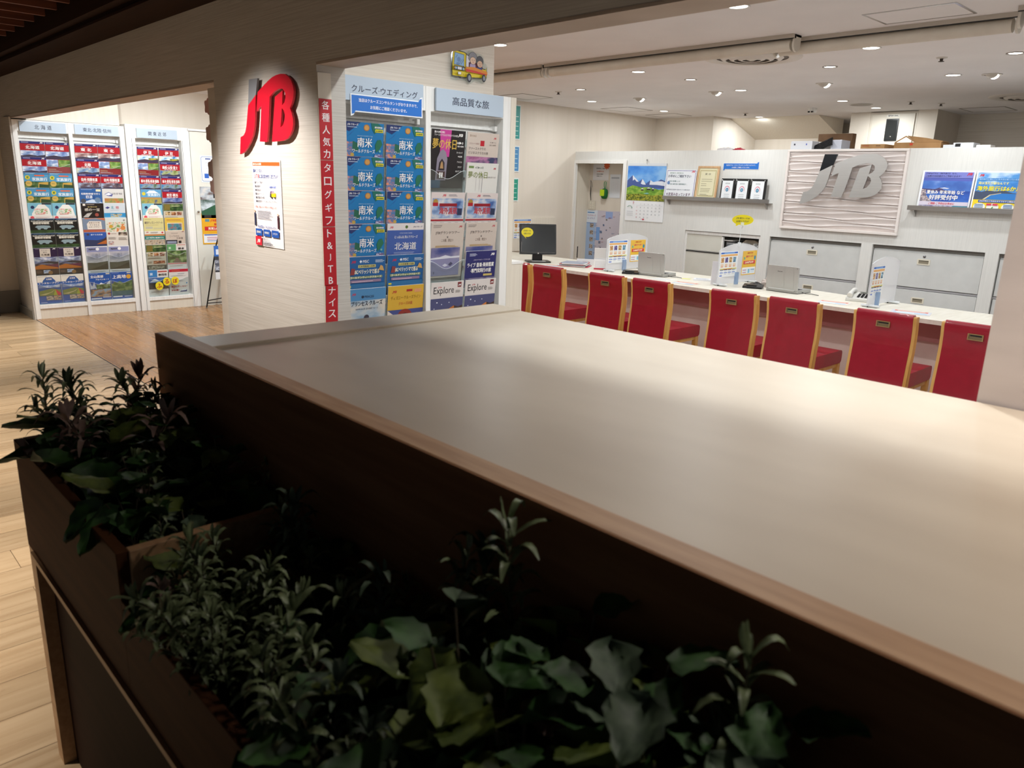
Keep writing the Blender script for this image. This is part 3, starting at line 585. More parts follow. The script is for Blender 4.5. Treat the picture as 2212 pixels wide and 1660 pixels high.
           ('ph', 70, 84, 120, 32)+('#4a1c14', '#a04a2a', '#c89a6a')+(50,), ('g', 14, 90, 50, 4, '#7a6a58'), ('r', 0, 20, 205, 50, '#3c4038'), ('ph', 20, 24, 160, 36)+('#2a2e28', '#6a6f60', '#a0a090')+(40,)],
 'resort': [('r', 0, 0, 205, 295, '#d6cc90'), ('g', 16, 276, 80, 1, '#7a7a3a'), ('t', '東京ディズニーリゾート', 102, 228, 28, '#3a2a52', 'c', .03, 184), ('g', 20, 214, 150, 1, '#8a6a4a'), ('r', 20, 176, 70, 24, '#bfb9a4'), ('r', 100, 170, 90, 16, '#c8c098'), ('r', 0, 0, 205, 160, '#d0c68c')],
 'yellow_pic': [('r', 0, 0, 205, 295, '#dcb84a'), ('g', 20, 262, 160, 3, '#b0603a'), ('r', 24, 150, 160, 88, '#e6dcc0'), ('ph', 30, 156, 148, 74)+('#2a5a6e', '#4f8a96', '#a85a52')+(16,), ('r', 0, 0, 205, 146, '#d0ac48')],
 'vista': [('r', 0, 0, 205, 295, '#e2dcd2'), ('l', 14, 276, 26, '#b02a34'), ('c', 182, 280, 10, '#c43a44'), ('g', 60, 274, 90, 3, '#5a5652'), ('r', 0, 246, 205, 16, '#c07a3a'), ('r', 0, 206, 205, 38, '#2c8078'), ('t', 'LA VISTA', 16, 216, 17, WH, 'l', .02, 84), ('t', '観音崎テラス', 108, 216, 15, WH, 'l', .03, 84), ('ph', 0, 150, 205, 52)+('#6f5a48', '#c8b49a', '#8f8a86')+(34,), ('r', 0, 0, 205, 146, '#cfc6ba')],
 'room': [('r', 0, 0, 205, 295, '#cbbcae'), ('l', 168, 278, 24, '#8a3a34'), ('g', 56, 264, 90, 2, '#7a6e66'), ('t', 'とっておきの', 40, 226, 22, '#5a4c48', 'l', .0, 100), ('t', 'お部屋', 112, 202, 22, '#5a4c48', 'l', .0, 68), ('r', 0, 150, 120, 44, '#26262c'), ('r', 10, 156, 100, 26, '#8a90a4'), ('r', 132, 156, 30, 28, '#2a2624'), ('r', 0, 0, 205, 146, '#c0b2a6')],
 'kamakura': [('r', 0, 0, 205, 295, '#e3dedb'), ('r', 0, 226, 96, 69, '#5d9a62'), ('r', 104, 262, 92, 30, '#dcd2ca'), ('t', '旅', 30, 240, 26, '#dff0dc', 'c', .03, None), ('t', '鎌倉', 150, 232, 26, '#33302f', 'c', .03, 68), ('r', 106, 284, 90, 6, '#c46a5a'), ('ph', 0, 86, 205, 138)+('#1f3018', '#4a6a34', '#9ab07a')+(12,), ('p', [(60, 86), (92, 140), (112, 140), (150, 86)], '#7a6a5c'), ('r', 0, 70, 205, 12, '#d88a8a'), ('g', 20, 46, 160, 2, '#b09a94')],
 'shizuoka': [('r', 0, 0, 205, 295, '#e6e4e2'), ('r', 0, 214, 92, 81, '#3a82c4'), ('t', '旅', 30, 236, 30, '#e4f0fa', 'c', .03, None), ('r', 98, 268, 96, 16, '#b85a52'), ('t', '静岡県', 148, 226, 28, '#303034', 'c', .03, 90), ('r', 0, 148, 205, 62, '#3f6aa8'), ('p', [(10, 160), (56, 196), (70, 196), (130, 160)], '#c6d2e2'), ('r', 0, 80, 205, 72, '#3a3a40'), ('g', 20, 40, 160, 3, '#b0a8a4')],
 'white_tri': [('r', 0, 0, 205, 295, '#dcdad8'), ('r', 0, 262, 205, 33, '#b5223a'), ('g', 30, 274, 110, 1, '#e8c060'), ('g', 90, 236, 96, 2, '#6a7490'), ('g', 20, 214, 160, 2, '#9a989c'), ('g', 40, 150, 130, 3, '#a09ea4'), ('c', 186, 130, 8, '#3f8ac4'), ('t', '旅行に行くなら！', 102, 84, 20, '#b01a2e', 'c', .05, 170), ('t', 'がお得！', 60, 42, 20, '#b01a2e', 'c', .05, 84), ('p', [(106, 30), (130, 50), (184, 54), (186, 30)], '#2c3a72'), ('p', [(120, 42), (140, 58), (180, 58), (176, 46)], '#e6e8ee')],
 'nanbei': [('r', 0, 0, 205, 295, '#1572ae'), ('p', [(0, 262), (0, 295), (86, 295), (60, 272), (30, 250)], '#1a2f66'), ('p', [(0, 214), (30, 236), (58, 262), (40, 240)], '#1d5a9a'), ('t', 'JTB クルーズ', 20, 276, 12, WH, 'l', .03, 54), ('g', 20, 270, 50, 1, '#cfe0f0'), ('c', 116, 272, 15, '#a9743a'), ('c', 116, 272, 11, '#c99550'), ('p', [(138, 295), (144, 268), (158, 246), (176, 260), (190, 284), (172, 295)], '#1f6a5c'),
            ('p', [(168, 160), (162, 196), (172, 218), (190, 222), (200, 200), (186, 176)], '#226a50'), ('p', [(30, 196), (52, 208), (72, 200), (80, 170), (64, 160), (44, 176)], '#22604c'), ('t', '横浜港発着', 196, 272, 9, WH, 'r', .03, 40), ('r', 160, 254, 40, 14, '#d9cf1e'), ('t', '第2期募集', 180, 257, 7, '#20304a', 'c', .03, 34),
            ('t', "MITSUI OCEAN FUJI", 108, 230, 6, '#bcd8ec', 'c', 0, 76), ('t', '南米', 108, 182, 44, WH, 'c', .012, 76), ('t', 'ワールドクルーズ', 104, 156, 18, WH, 'c', .02, 114), ('r', 54, 132, 96, 7, '#a56a30'), ('ph', 0, 110, 46, 96)+('#c9682e', '#2c74a8', '#d88a6a')+(30,), ('ph', 160, 116, 40, 36)+('#a05a5a', '#2a5a94', '#c8c0d0')+(60,), ('ph', 40, 112, 120, 16)+('#1a86c0', '#2aa0c8', '#b04a6a')+(50,), ('c', 46, 146, 9, '#b89a4a'), ('c', 186, 168, 5, '#7ab8a0'), ('r', 0, 0, 205, 110, '#1a6aa0')],
 'flyhokkaido': [('r', 0, 0, 205, 295, '#3e5aa0'), ('r', 0, 262, 205, 33, '#dcd4d2'), ('l', 12, 270, 20, '#c01a34'), ('c', 106, 278, 8, '#4f6a2e'), ('t', 'JTB クルーズ', 196, 272, 11, '#3f3f62', 'r', .02, 52), ('t', 'MITSUI OCEAN CRUISES', 104, 244, 6, '#c8d2ea', 'c', 0, 70), ('t', 'にっぽん丸 飛んでクルーズ', 106, 220, 15, WH, 'c', .01, 130), ('t', '北海道', 104, 162, 38, WH, 'c', .005, 124), ('g', 40, 142, 130, 2, '#a4b2d8'), ('r', 0, 0, 205, 128, '#2f6eb4')],
 'msc': [('r', 0, 0, 205, 295, '#185a96'), ('l', 24, 262, 24, '#b81f3c'), ('t', 'MSC', 84, 264, 14, WH, 'l', .01, 32), ('p', [(66, 271), (73, 279), (80, 271), (73, 263)], '#dfe6f0'), ('g', 150, 264, 48, 3, '#cfe0f0'), ('r', 60, 240, 92, 14, '#d9cf7a'), ('t', '日本発着最大客船', 106, 242, 10, '#26304a', 'c', .03, 84), ('t', 'MSCベリッシマで巡る', 34, 208, 24, '#f3eed4', 'l', .05, 138), ('r', 14, 186, 176, 12, '#7f8f6a'), ('t', 'ゴールデンウィーククルーズ', 102, 186, 12, '#f3eed4', 'c', .04, 166), ('r', 22, 166, 162, 14, '#8a7490'), ('g', 30, 170, 140, 1, '#f0d4e0'),
         ('p', [(168, 226), (178, 250), (190, 244), (198, 220)], '#c9a060'), ('p', [(18, 206), (24, 240), (44, 236), (40, 206)], '#8a3a3a'), ('r', 0, 96, 205, 64, '#2a6a9c'), ('r', 8, 144, 16, 8, YL), ('r', 8, 130, 16, 8, YL), ('r', 8, 116, 16, 8, YL), ('r', 8, 102, 16, 8, YL), ('g', 30, 104, 80, 5, '#dfe8d8'), ('g', 120, 104, 76, 5, '#e09ab8'), ('r', 0, 0, 205, 96, '#2a6a9c')],
 'princess': [('r', 0, 0, 205, 295, '#5a8fbc'), ('ph', 0, 110, 205, 150)+('#6f94b4', '#a9b8c4', '#d0c8bc')+(7,), ('r', 0, 236, 205, 59, '#4b86b6'), ('l', 22, 262, 22, '#b83a54'), ('t', 'PRINCESS', 90, 248, 12, '#1c2a44', 'l', .01, 50), ('c', 80, 254, 7, '#1c2a44'), ('t', 'プリンセス·クルーズ', 104, 208, 26, '#152038', 'c', .03, 168), ('t', '2025年·2026年 日本発着クルーズ', 104, 188, 9, '#2a3a58', 'c', 0, 120), ('c', 104, 148, 13, '#3a3240'), ('r', 0, 0, 205, 110, '#7f93a8')],
 'yellowcruise': [('r', 0, 0, 205, 295, '#d6a936'), ('l', 22, 256, 26, '#b8232c'), ('r', 104, 262, 34, 12, '#a82a24'), ('r', 150, 256, 40, 18, '#dc9a6a'), ('t', 'ディズニー·クルーズライン', 102, 222, 20, '#a07a18', 'c', .03, 172), ('t', 'クルーズの旅', 102, 192, 18, '#c46a34', 'c', .03, 80), ('r', 0, 60, 205, 108, '#3f4a86'), ('p', [(0, 120), (0, 168), (50, 130), (80, 60), (60, 60)], '#d6c8bc'), ('c', 100, 126, 44, '#8c2a22'), ('c', 100, 118, 30, '#2a1a1c'), ('r', 0, 0, 205, 60, '#34406e')],
 'holiday_black': [('r', 0, 0, 205, 295, '#1c1819'), ('p', [(56, 210), (50, 295), (118, 295), (112, 160), (56, 160)], '#c23e92'), ('t', '豊かな時を刻む', 16, 276, 11, WH, 'l', .03, 62), ('t', 'ファーストクラス·ビジネスクラスの旅', 16, 262, 11, WH, 'l', .02, 140), ('l', 158, 262, 30, WH), ('t', '夢の休日', 8, 198, 52, '#d9b44e', 'l', .012, 144), ('t', '10▶3', 154, 226, 14, WH, 'l', .04, 38), ('t', '東京·大阪発', 158, 212, 8, WH, 'l', .04, 38),
                   ('p', [(36, 40), (40, 150), (56, 186), (72, 198), (90, 184), (102, 150), (98, 40)], '#8a8290'), ('p', [(50, 90), (54, 130), (70, 150), (86, 130), (88, 90)], '#2a2228'), ('p', [(60, 100), (64, 128), (70, 138), (76, 128), (80, 100)], '#b08a5c'), ('r', 44, 46, 48, 40, '#4a3634'), ('r', 58, 52, 8, 28, WH), ('r', 70, 52, 8, 28, WH), ('r', 0, 0, 66, 40, '#3c5468'),
                   ('t', 'ヨーロッパ', 190, 180, 9, WH, 'r', .02, 36), ('t', '中近東', 190, 160, 9, WH, 'r', .02, 26), ('t', 'アメリカ', 190, 132, 9, WH, 'r', .02, 30), ('t', 'アジア', 190, 106, 9, WH, 'r', .02, 24), ('t', 'オセアニア', 190, 84, 9, WH, 'r', .02, 36)],
 'firstclass': [('r', 0, 0, 205, 295, '#cdbfb4'), ('t', '夢の休日', 14, 270, 12, '#7a5a34', 'l', 0, 40), ('l', 168, 264, 18, '#c23a44'), ('r', 84, 226, 26, 28, '#b8182a'), ('t', 'エミレーツ航空', 14, 232, 10, '#8a5a54', 'l', 0, 62), ('t', '8/1▶9/12', 146, 244, 8, '#6a5f5a', 'l', 0, 40), ('t', '東京·大阪発', 144, 230, 8, '#6a5f5a', 'l', 0, 42), ('t', 'ファーストクラス·', 12, 204, 15, '#4a4244', 'l', 0, 112), ('t', 'ビジネスクラスの旅', 12, 182, 15, '#4a4244', 'l', 0, 126), ('ph', 0, 100, 205, 70)+('#7a2a5c', '#b57aa0', '#3a3f60')+(10,), ('r', 0, 0, 205, 100, '#8a6a80')],
 'holiday_white': [('r', 0, 0, 205, 295, '#d9d6d0'), ('r', 10, 266, 32, 12, '#6f8a4e'), ('t', '4月▶10月', 50, 264, 12, '#4f5f5a', 'l', 0, 54), ('l', 170, 262, 18, '#c23a44'), ('t', '夢の休日', 8, 214, 36, '#77833a', 'l', .01, 126), ('t', '四季を愛でる旅', 136, 216, 9, '#8a8480', 'l', 0, 54), ('g', 60, 150, 4, 14, '#9a9498'), ('g', 84, 150, 4, 14, '#9a9498'), ('g', 100, 140, 5, 18, '#6a6470'), ('r', 0, 0, 205, 120, '#c9c2c8')],
 'overseas': [('r', 0, 0, 205, 295, '#d5c8c4'), ('l', 66, 272, 22, '#c01a34'), ('g', 104, 276, 60, 2, '#4a4a5a'), ('ph', 8, 160, 190, 104)+('#3a5a94', '#8fa6c8', '#d8d4d0')+(12,), ('c', 26, 246, 15, '#a8843c'), ('r', 10, 224, 32, 18, '#a81a26'), ('r', 50, 222, 108, 16, '#8c1422'), ('t', '海外渡航', 50, 180, 40, '#b8414a', 'l', .05, 112), ('r', 162, 176, 30, 36, '#26304f'), ('r', 0, 146, 205, 8, '#a01826'), ('r', 18, 118, 20, 20, '#7a2430'), ('r', 62, 118, 20, 20, '#7a2430'), ('r', 106, 118, 20, 20, '#7a2430'), ('r', 150, 118, 20, 20, '#7a2430'), ('r', 0, 0, 205, 110, '#d9ccc8')],
 'grandtour': [('r', 0, 0, 205, 295, '#c9bbb0'), ('g', 12, 270, 56, 3, '#6a605c'), ('l', 170, 268, 20, '#b82a3c'), ('t', 'JTBグランドツアー', 102, 232, 19, '#332c2c', 'c', .01, 150), ('t', '×', 102, 214, 10, '#332c2c', 'c', 0, None), ('t', 'この夏、旅立つ', 102, 194, 16, '#6a5248', 'c', 0, 74), ('g', 30, 166, 146, 2, '#b8933c'), ('ph', 6, 96, 180, 66)+('#3a4684', '#77749a', '#a9a2b4')+(6,), ('p', [(6, 108), (60, 112), (96, 122), (130, 114), (186, 116), (186, 106), (6, 100)], '#d4d4de'), ('r', 6, 10, 180, 90, '#8886a8'), ('p', [(80, 66), (96, 76), (116, 66), (96, 58)], '#c9cad8'), ('p', [(116, 70), (132, 84), (146, 74), (130, 60)], '#4a4a66'), ('t', 'J', 26, 20, 14, '#1a1a22', 'l', .05, None)],
 'music': [('r', 0, 0, 205, 295, '#272a66'), ('l', 166, 266, 26, WH), ('g', 24, 268, 50, 3, '#d8dcf0'), ('t', 'JTBおすすめテーマのある旅', 108, 240, 10, '#b8b0c8', 'c', .02, 110), ('t', 'ライブ 音楽·美術鑑賞', 12, 204, 26, WH, 'l', .04, 180), ('t', '·専門家同行の旅', 36, 172, 26, WH, 'l', .04, 140), ('r', 124, 152, 60, 12, '#c8b46a'), ('ph', 0, 90, 205, 54)+('#2a2440', '#5a5274', '#8f86a0')+(10,), ('r', 0, 0, 205, 90, '#302c4a')],
 'explore': [('r', 0, 0, 205, 295, '#dcd4d0'), ('r', 166, 262, 24, 28, '#7a2a2c'), ('l', 169, 268, 18, WH), ('t', 'Explore', 16, 220, 50, '#26242c', 'l', .0, 128), ('t', 'JTB', 42, 262, 9, '#c23a44', 'l', .02, 22), ('g', 154, 232, 36, 3, '#8a8480'), ('r', 0, 0, 205, 206, '#4a4d76'), ('p', [(60, 60), (60, 116), (150, 160), (166, 110), (166, 60)], '#c4742e'), ('p', [(150, 160), (178, 150), (205, 160), (205, 60), (160, 60)], '#43322c'), ('c', 40, 184, 4, '#e0e2ee'), ('c', 70, 172, 3, '#e0e2ee'), ('c', 116, 180, 3, '#e0e2ee'), ('c', 24, 150, 3, '#d0d2e2')],
}
def draw(m, ops, y0=-.004, sc=.001, ox=-BW/2, oz=0, step=.00025):
    y = y0
    for o in ops:
        y -= step; k = o[0]
        X = lambda v: (v+ox)*sc
        Z = lambda v: (v+oz)*sc
        if k == 'r': m.q(X(o[1]), Z(o[2]), o[3]*sc, o[4]*sc, ink(o[5]), y)
        elif k == 'p': m.poly([(X(a), Z(b)) for a, b in o[1]], ink(o[2]), y)
        elif k == 'c': m.disc(X(o[1]), Z(o[2]), o[3]*sc, o[3]*sc, ink(o[4]), y)
        elif k == 't':
            _, s, x, z, h, c, al, b, w = o
            m.text(s, X(x), Z(z), h*sc, ink(c), y, w*sc if w else None, al, b)
        elif k == 'l': m.logo(X(o[1]), Z(o[2]), o[3]*sc, y, ink(o[4]))
        elif k == 'g':
            _, x, z, w, n, c = o; rr = random.Random(int(x*7+z*3+w))
            for i in range(n): m.q(X(x), Z(z+i*5.5), w*sc*rr.uniform(.75, 1), 2.1*sc, ink(c), y)
        elif k == 'ph': m.q(X(o[1]), Z(o[2]), o[3]*sc, o[4]*sc, photo(*o[5:9]), y)
    return m
_bm = {}
def brochure(kind, xf, y, ztop, label, group, tilt=6, w=1.0, lift=0):
    if kind not in _bm:
        m = MB().box(-.1025, .1025, -.0038, .004, 0, .295, ink('#e8e6e2'))
        draw(m, COV[kind]); _bm[kind] = m.mesh('brochure')
    o = bpy.data.objects.new('brochure', _bm[kind]); C.objects.link(o)
    a = R(tilt); h = .295
    o.location = (xf-.010-h*sin(a), y, ztop-h*cos(a)); o.rotation_euler = (a, 0, pi/2); o.scale = (w, 1, 1)
    return tag(o, label, 'brochure', group)
LOOK = dict(hokkaido='red and navy', tohoku='red and navy', hokuriku='red and navy', shinshu='red and navy', izu='red and navy', hakone='red and navy', tochigi='red and navy', tokyo='red and navy',
 kazoku='light blue gold-medal', fuji='light blue mountain', map='pale blue illustrated-map', baseball='black baseball', hire='dark purple landscape', rental='blue and white car-trip', shinkansen='blue bullet-train', train='pale white-train',
 yuyu='black Japanese-lettered', hokuriku_light='pale grey and blue', stamp='rust and cream', food='cream food-picture', dusk='deep blue dusk', leaflet='cream text-filled', navi='grey-violet mountain', tateyama='blue snowy-peaks', kamikochi='blue river-valley',
 green='green small-photo', resort='pale yellow lettered', yellow_pic='yellow framed-picture', vista='white and teal', room='beige hotel-room', kamakura='white forest-path', shizuoka='white and blue mountain', white_tri='white red-topped',
 nanbei='bright blue world-map', flyhokkaido='plain blue cruise', msc='blue price-list cruise', princess='sky blue cruise', yellowcruise='yellow cruise', holiday_black='black and magenta', firstclass='beige and mauve', holiday_white='white green-lettered', overseas='pale red-lettered', grandtour='beige seascape', music='navy blue', explore='white and slate')
ORD = ['top', 'second', 'third', 'fourth', 'fifth', 'sixth', 'seventh', 'eighth', 'bottom']
ZA = [1.757, 1.608, 1.460, 1.315, 1.167, 1.014, .869, .722, .443]
BAYS = [
 ("wide far rack's left bay", XA, 1.937, 2.153, ['hokkaido', 'hokkaido', 'kazoku', 'kazoku', 'map', 'baseball', 'baseball', 'hire', 'rental'], ['hokkaido', None, 'kazoku', 'kazoku', 'map', 'baseball', 'baseball', 'hire', 'rental']),
 ("wide far rack's right bay", XA, 2.417, 2.633, ['tohoku', 'hokuriku', 'shinshu', 'shinkansen', 'yuyu', 'stamp', 'dusk', 'navi', 'tateyama'], ['tohoku', None, 'shinshu', 'train', 'hokuriku_light', 'food', 'leaflet', 'navi', 'kamikochi']),
 ('narrow far rack', XA+.02, 3.012, 3.236, ['izu', None, 'tochigi', 'fuji', 'map', 'resort', 'vista', 'green', 'shizuoka'], ['izu', 'hakone', 'tochigi', 'tokyo', 'green', 'yellow_pic', 'room', 'kamakura', 'white_tri'])]
for bn, xf, yl, yr, L, Rr in BAYS:
    rk = rc if 'narrow' in bn else ra
    for side, yc, lst in (('left', yl, L), ('right', yr, Rr)):
        for i, kd in enumerate(lst):
            if i < 9: 
                a = R(6); zb = ZA[i]-.295*cos(a); xb = xf-.010-.295*sin(a)
                pocket(rk, .214, .135 if i < 7 else .20, .03, (xb+.0075-rk.location.x, yc-rk.location.y, zb+.10 if i < 7 else zb), (a, 0, pi/2))
            if kd: brochure(kd, xf, yc, ZA[i], '%s brochure, %s row %s column, %s' % (LOOK[kd], ORD[i], side, bn), 'travel brochures in the '+bn, w=1.035)
ZB = [1.757, 1.600, 1.442, 1.284, 1.127, .968]
ORB = ['top', 'second', 'third', 'fourth', 'fifth', 'sixth']
BB = [("near rack's left bay", 2.096, 2.336, ['nanbei', 'nanbei', 'nanbei', 'nanbei', 'msc', 'princess'], ['nanbei', 'nanbei', 'nanbei', 'flyhokkaido', 'msc', 'yellowcruise']),
      ("near rack's right bay", 2.612, 2.852, ['holiday_black', None, 'overseas', 'grandtour', None, 'explore'], ['firstclass', 'holiday_white', 'overseas', 'grandtour', 'music', 'explore'])]
for bn, yl, yr, L, Rr in BB:
    for side, yc, lst in (('left', yl, L), ('right', yr, Rr)):
        for i, kd in enumerate(lst):
            a = R(6); zb = ZB[i]-.295*cos(a); xb = XB-.010-.295*sin(a)
            pocket(rb, .238, .155, .045, (xb+.0085-XB, yc-1.945, zb+.095), (a, 0, pi/2))
            hinge(rb, yc-1.945-.121, ZB[i]-.085, -.02)
            if kd: brochure(kd, XB, yc, ZB[i], '%s brochure, %s row %s column, %s' % (LOOK[kd], ORB[i], side, bn), 'travel brochures in the '+bn, w=1.1)
# yellow lettered paper discs on the bottom of the narrow rack
for ch, y, z, l in (('ふ', 3.005, .268, 'left'), ('る', 3.09, .312, 'middle'), ('ぽ', 3.182, .315, 'right')):
    m = MB().prism([(.042*cos(2*pi*i/28), .046*sin(2*pi*i/28)) for i in range(28)], -.002, 0, ink('#e7d51f'), 'y')
    m.text(ch, 0, -.026, .052, ink('#b01a1a'), -.0026, align='c', bold=.05)
    tag(m.build('paper_disc', None, (XA+.034, y, z), (0, 0, pi/2)), 'yellow paper disc with red letter on the bottom brochures, %s one' % l, 'paper disc', 'yellow lettered discs')

# ================================================================== ON THE PILLAR
def logo_thing(name, label, x, y, z, w, depth, mr, mg, cat='logo lettering', standoff=.02):
    t = thing(name, label, cat, (x, y, z))
    g = lambda L: [(a*w, b*w) for a, b in L]
    for nm, lp, mt in (('stroke_tip', [g(J0)], mg), ('first_letter', [g(J1)], mr), ('joined_letters', [g(TB), g(HO)], mr)):
        MB().prism(lp, -depth, 0, mt, 'y', side=(mt if mt is not LOGOST else CHROME)).build(nm, t)
    m = MB()
    for a, b in ((.05, .06), (.27, .5), (.45, .3), (.7, .2), (.93, .45)): m.tube([(a*w, 0, b*w), (a*w, standoff, b*w)], .006, CHROME, 8)
    m.build('standoff_pins', t); return t
logo_thing('sign_letters', 'big red three-letter logo with grey stroke tip mounted on the beige pillar', -3.879, 1.765, 1.600, .584, .010, col('#cf0f2b', .4), col('#7c7f85', .35), standoff=.014)
# notice sheet on the pillar
OPS = [('r', 0, 0, 300, 418, '#efecee'), ('r', 6, 392, 288, 18, '#e2622c'), ('t', '団体·法人のお客様', 12, 395, 11, WH, 'l', .03, 90), ('t', '旅のことなら', 12, 360, 18, '#25408c', 'l', .03, 96), ('t', 'ＪＴＢ', 22, 332, 20, '#c01a30', 'l', .04, 52), ('t', 'におまかせください！', 78, 332, 20, '#25408c', 'l', .03, 194)]
for i, (s, w) in enumerate((('■グループ旅行', 84), ('■社員旅行', 62), ('■視察旅行', 62), ('■記念イベント', 90), ('■各種記念行事', 92), ('■報奨旅行（インセンティブツアー）', 226))): OPS.append(('t', s, 24+i*1.5, 306-i*18, 12, '#5a5a66', 'l', .01, w))
OPS += [('t', "Let's Go!", 184, 288, 13, '#2a5ab8', 'l', .04, 66), ('r', 196, 246, 50, 20, '#e6c81e'), ('p', [(184, 246), (190, 270), (202, 276), (202, 240)], '#4a4436'), ('g', 194, 262, 44, 3, '#b08ac0'), ('c', 206, 242, 5, '#2a2a30'), ('c', 238, 242, 5, '#2a2a30'),
        ('t', 'お気軽にご相談ください！専門スタッフが対応いたします', 18, 190, 10, '#d8533a', 'l', .02, 234), ('g', 40, 136, 170, 8, '#8a8a96'),
        ('c', 14, 172, 6, '#d8b49a'), ('p', [(6, 100), (8, 164), (22, 164), (24, 100)], '#2f3450'), ('c', 262, 164, 6, '#d8b49a'), ('p', [(256, 96), (256, 158), (270, 158), (270, 96)], '#4a2430'),
        ('t', '旅行も教育もＪＴＢにおまかせください', 40, 92, 13, '#2a4a9c', 'l', .02, 200), ('r', 16, 52, 72, 34, '#2758ae'), ('r', 104, 52, 72, 34, '#2758ae'), ('r', 192, 52, 74, 34, '#2758ae'), ('t', '団体旅行', 52, 64, 12, WH, 'c', .03, 48), ('t', '教育旅行', 140, 64, 12, WH, 'c', .03, 48), ('t', 'イベント', 229, 64, 12, WH, 'c', .03, 48),
        ('r', 14, 4, 66, 44, '#dc2a3e'), ('l', 30, 14, 34, WH), ('t', '株式会社ＪＴＢ', 88, 36, 9, '#3a3a46', 'l', .02, 64), ('g', 88, 8, 120, 4, '#6a6a76')]
m = MB().box(0, .3, -.001, .001, 0, .418, ink('#efecee')); draw(m, OPS, y0=-.0011, ox=0)
o = tag(m.build('notice_sheet', None, (-3.795, 1.777, 1.153)), 'white printed notice sheet with orange top band taped to the pillar', 'notice')
# jamb plate and the four red strips
struct(MB().box(-3.135, -3.129, 1.781, 1.845, 0, 1.935, CREAM).build('trim_3b')).name = 'trim_4'
for (a, b, chars, lb, tl) in ((1.575, 1.829, '各種人気カ', 'top', 0), (1.285, 1.572, 'タログギフ', 'second', 0), (1.018, 1.282, 'ト&JTB', 'third', 0), (.845, 1.020, 'ナイス', 'lowest', .03)):
    m = MB().box(-.031, .031, -.0012, 0, 0, b-a, ink('#b8101f')); n = len(chars); st = (b-a)/n if n > 3 else (b-a)/3.1
    if tl: st = .053
    for i, ch in enumerate(chars):
        h = .036 if ch not in '&JTB' else .032
        m.text(ch, 0, (b-a)-st*(i+.86), min(h, st*.78), ink('#f2ecec'), -.0016, align='c', bold=.012)
    o = tag(m.build('red_banner_strip', None, (-3.1275, 1.813, a), (0, tl, pi/2)), 'red vertical paper strip with white characters on the pillar side, %s of four' % lb, 'paper strip', 'red lettered strips down the pillar side')
# narrow board behind the pillar with round paper ornaments peeping out
struct(MB().box(-4.335, -4.2, 1.80, 1.83, 0, 1.945, ribbed('smooth_cream_board', '#cfc6bb', '#d8d0c6', 14, .7, .05)).build('trim_5'))
for i, (x, z, r, c, l) in enumerate(((-4.425, 1.86, .040, '#d8a9a4', 'topmost, pink'), (-4.427, 1.717, .044, '#c9a7a2', 'second'), (-4.425, 1.525, .050, '#b59a94', 'third'), (-4.425, 1.43, .038, '#c9a7a2', 'fourth'))):
    m = MB().prism([((r+.006*cos(5*2*pi*k/40))*cos(2*pi*k/40), (r+.006*cos(5*2*pi*k/40))*sin(2*pi*k/40)) for k in range(40)], 0, .004, ink(c), 'y')
    tag(m.build('paper_flower', None, (x, 1.8305, z)), 'round pinkish paper ornament peeping out behind the pillar edge, %s' % l, 'ornament', 'paper ornaments behind the pillar')

